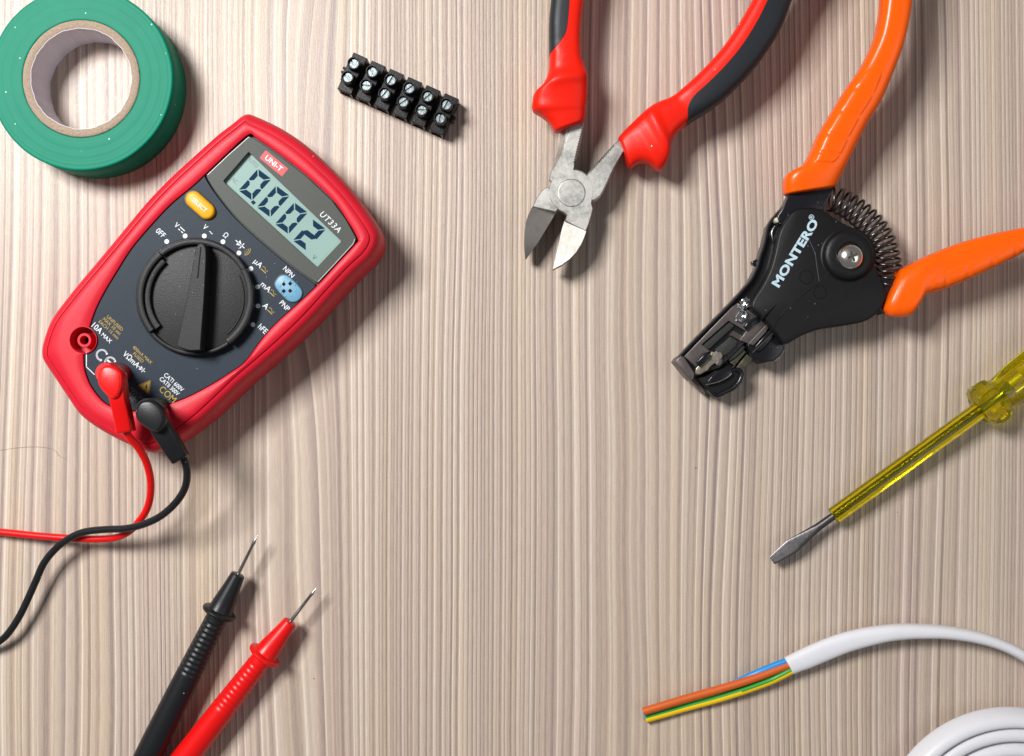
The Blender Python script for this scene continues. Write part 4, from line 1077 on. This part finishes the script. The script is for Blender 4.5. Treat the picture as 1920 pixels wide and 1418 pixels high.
# ================================================================ SCREWDRIVER
def build_driver():
    zt = 6.5; za = 10.5
    a = W(1447, 1051.5, zt); b = W(1838, 768, za)
    root = thing('screwdriver', 'flat screwdriver with clear yellow handle and yellow sleeved shaft at the right edge', 'screwdriver', W(1860, 755, 0))
    d = (b - a).normalized(); s, v = frame_for(d); Ln = (b - a).length * 1000
    # blade: round shank forged flat towards the tip
    bm = bmesh.new(); rings = []
    for t, hw, ht in ((0, 1.8, .35), (.3, 1.9, .42), (5, 2.5, .7), (9.8, 3.1, .98), (10.3, 3.1, 1.0), (15, 2.6, 1.25), (20, 2.08, 1.5), (24, 1.72, 1.62), (34, 1.62, 1.62), (36, 1.62, 1.62)):
        ring = []
        e = 9 if t < 12 else (6 if t < 17 else (3.6 if t < 21 else 2))
        for i in range(24):
            th = 2 * pi * (i + .5) / 24; x, y = cos(th), sin(th)
            x = math.copysign(abs(x) ** (2 / e), x); y = math.copysign(abs(y) ** (2 / e), y)
            # flat is tilted a little about the shaft
            al = radians(14); X, Y = x * hw, y * ht
            ring.append(a + d * (t / 1000) + s * ((X * cos(al) - Y * sin(al)) / 1000) + v * ((X * sin(al) + Y * cos(al)) / 1000))
        rings.append(ring)
    skin(bm, rings)
    link('blade', bm, M['driver_blade'], root, 18)
    t0 = 31.6
    bm = bmesh.new(); lathe_ax(bm, a, b, [(t0 - .2, 1.6), (t0, 1.62), (Ln + 19, 1.62), (Ln + 19.2, 1.3)], 24)
    link('shank', bm, M['rod'], root, 40)
    bm = bmesh.new()
    R_ = 3.65
    rp = [(t0, 1.75), (t0, 2.9), (t0 + .5, R_), (t0 + 1, R_), (Ln, R_ + .05), (Ln + .3, R_ - .1), (Ln + .3, 1.75)]
    t_ = (b - a).normalized()
    rings = []
    for q, r in rp + [rp[0]]:
        rings.append([a + t_ * (q / 1000) + s * (r / 1000 * cos(2 * pi * i / 40)) + v * (r / 1000 * sin(2 * pi * i / 40)) for i in range(40)])
    skin(bm, rings, False, False); bmesh.ops.remove_doubles(bm, verts=bm.verts[:], dist=1e-7)
    link('shaft_sleeve', bm, M['sleeve'], root, 40)
    # handle: faceted flange then fluted body
    hx = b; far = b + d * 0.11
    bm = bmesh.new()
    prof = [(-1.0, 2.2), (-1.0, 6.0), (0.6, 8.8), (2.2, 9.9), (6.0, 9.9), (8.0, 9.3), (9.5, 7.6), (11.0, 7.3), (13, 7.6), (18, 8.3), (30, 9.0), (60, 9.3), (90, 9.3), (98, 8.6), (101, 6.8), (102, 3)]
    def rf(t, th):
        if -0.8 < t < 9: return 10.2 * (cos(pi / 8) / cos((th + .2) % (pi / 4) - pi / 8) - 0.96)
        if t > 10: return 0.55 * cos(th * 6 + .4) * min(1, (t - 10) / 8)
        return 0
    pf = []
    for (q0, q1) in zip(prof[:-1], prof[1:]):
        nn = 4 if q1[0] - q0[0] > 6 else 1
        for i in range(nn): pf.append((q0[0] + (q1[0] - q0[0]) * i / nn, q0[1] + (q1[1] - q0[1]) * i / nn))
    pf.append(prof[-1])
    lathe_ax(bm, hx, far, pf, 72, rf)
    link('handle', bm, M['clear'], root, 25)
    # knurled end of the shank cast in the handle
    bm = bmesh.new()
    lathe_ax(bm, hx, far, [(15, 1.6), (15.2, 2.7), (21, 2.7), (21.2, 1.2)], 32, lambda t, th: .18 * cos(th * 16))
    link('shank_end', bm, M['chrome'], root, 30)
build_driver()

# ================================================================ WHITE CABLE
def build_cable():
    root = thing('electrical_cable', 'white mains cable with stripped end showing coloured wires and its coil at lower right', 'cable', W(1480, 1250, 0))
    st = [(1471,1233,1488,1263.7,6,2.7),(1489,1224,1503,1258,6,2.7),(1507.6,1215,1519,1252.5,6.2,2.7),(1546,1198.5,1556,1237,6.5,2.8),(1584.7,1185.5,1592,1222.5,7,3.0),(1623,1177,1629,1211.5,7.5,3.3),(1661.8,1172,1664,1203,8,3.6),(1690,1170,1691,1199.5,8,3.8),(1719.6,1170,1719.6,1197.5,8,4),
          (1777,1174,1774,1198,8,4.2),(1837,1184.7,1829,1206,8,4.2),(1884,1201,1873.7,1219,8,4.2),(1924,1221,1913,1239,8,4.2),(1980,1258,1966,1276,7,4.2),(2060,1330,2044,1342,6,4.2),(2130,1440,2112,1446,5,4.2),(2180,1600,2155,1600,4.6,4.2)]
    rings, _ = sweep(st, 6, 32, 2.5)
    bm = bmesh.new(); skin(bm, endcap(rings, True, .25), True, True)
    link('sheath', bm, M['cable'], root, 50)
    # coil: edge standing flat cable, one spiral
    bm = bmesh.new(); rings = []
    cx, cy = 1893, 1576
    turns = 4.6; NN = 460
    for i in range(NN + 1):
        th = -2 * pi * turns * i / NN
        k = i / NN * turns
        R_ = 238.0 - 28.3 * k
        zc = 10.5 - 0.8 * k
        c = W(cx + R_ * cos(th), cy + R_ * sin(th), zc)
        out = Vector((cos(th), -sin(th), 0))
        ring = []
        for j in range(24):
            a = 2 * pi * j / 24; x, y = cos(a), sin(a)
            x = math.copysign(abs(x) ** (2 / 2.6), x) * 2.85; y = math.copysign(abs(y) ** (2 / 2.6), y) * 4.2
            # the outer shoulder leans outwards
            ring.append(c + out * ((x - (0.42 if k < 1 else .22) * y) / 1000) + Vector((0, 0, y / 1000)))
        rings.append(ring)
    skin(bm, rings)
    link('coil', bm, M['cable'], root, 50)
    # conductors
    def wire(name, pts, m, r=1.36, mi=None):
        bm = bmesh.new(); p = path_px(pts, 8); vs = tube(bm, p, r, 24)
        if mi:
            bm.faces.ensure_lookup_table()
            n = 24
            for i in range(len(p) - 1):
                tw = mi(i / (len(p) - 1))
                for k in range(n):
                    f = bm.faces[i * n + k]; a = (2 * pi * (k + .5) / n - tw) % (2 * pi)
                    if a < 1.15: f.material_index = 1
        o = link(name, bm, m, root, 50)
        # bare copper face at the cut
        bm = bmesh.new(); q = path_px(pts, 8); dd = (q[0] - q[1]).normalized()
        lathe_ax(bm, q[0] - dd * .0005, q[0] + dd * .00012, [(0, .7), (.62, .7)], 16)
        link('copper_core', bm, M['copper'], o)
        return o
    wire('wire', [(1206,1334.5,5.2),(1250,1321,5.2),(1290,1309,5.2),(1340,1295,5.4),(1390,1280,5.8),(1430.5,1266,6),(1473,1249,6.2),(1490,1243,6.2)], M['wire_brown'], 1.70)
    wire('wire', [(1207,1344,1.8),(1250,1333,1.8),(1290,1320,1.8),(1340,1301,2.0),(1388,1276,3.4),(1420,1261.5,5),(1450,1249,5.6),(1474,1240,6),(1488,1235,6)], M['wire_blue'], 1.4)
    wire('wire', [(1210,1348,2.6),(1250,1336.5,2.6),(1290,1325,2.7),(1340,1311.5,3.4),(1390,1296,4.2),(1440,1278,5),(1462,1268,5.6),(1483,1257,6),(1497,1250,6)],
         [M['wire_yellow'], M['wire_green']], 1.82, lambda t: GY - 0.5 * t)
GY = 1.95
build_cable()

# ================================================================ HAIR on the table
bm = bmesh.new(); tube(bm, path_px([(-6,846,.15),(30,840,.3),(70,838,.4),(100,843,.3),(112,856,.3),(124,861,.15)], 6), .045, 6)
h = link('hair', bm, M['hair'], None); h['label'] = 'thin curved hair lying on the wood left of the black plug'; h['category'] = 'hair'
bm = bmesh.new()

# ================================================================ LIGHTS
def area(name, loc, size, power, target=(0, 0, 0), col=(1, 1, 1), sy=None):
    l = bpy.data.lights.new(name, 'AREA'); l.energy = power; l.color = col
    l.shape = 'RECTANGLE' if sy else 'SQUARE'; l.size = size
    if sy: l.size_y = sy
    o = bpy.data.objects.new(name, l); COL.objects.link(o); o.location = loc
    o.rotation_euler = (Vector(target) - Vector(loc)).to_track_quat('-Z', 'Y').to_euler()
    return o
area('key_softbox', (-0.50, 0.37, 0.86), 0.29, 15.2, (-0.02, 0.0, 0), (1.0, 0.985, 0.965))
area('fill_softbox', (0.75, -0.1, 0.95), 0.55, 1.2, (0.05, 0, 0), (0.97, 0.98, 1.0))
w = bpy.data.worlds.new('World'); sc.world = w; w.use_nodes = True
w.node_tree.nodes['Background'].inputs[0].default_value = (0.95, 0.97, 1.0, 1)
w.node_tree.nodes['Background'].inputs[1].default_value = 0.13

# ================================================================ CAMERA
cam = bpy.data.cameras.new('camera'); co = bpy.data.objects.new('camera', cam); COL.objects.link(co)
co.location = (0, 0, D / 1000); co.rotation_euler = (0, 0, 0)
cam.sensor_fit = 'HORIZONTAL'; cam.sensor_width = 36; cam.lens = 36 * F / 1920
cam.clip_start = 0.01; cam.clip_end = 20
sc.camera = co
sc.view_settings.view_transform = 'Standard'; sc.view_settings.look = 'None'; sc.view_settings.gamma = 1
sc.view_settings.use_curve_mapping = False; sc.view_settings.exposure = 0
sc.cycles.caustics_reflective = False
sc.cycles.max_bounces = 10; sc.cycles.transmission_bounces = 8
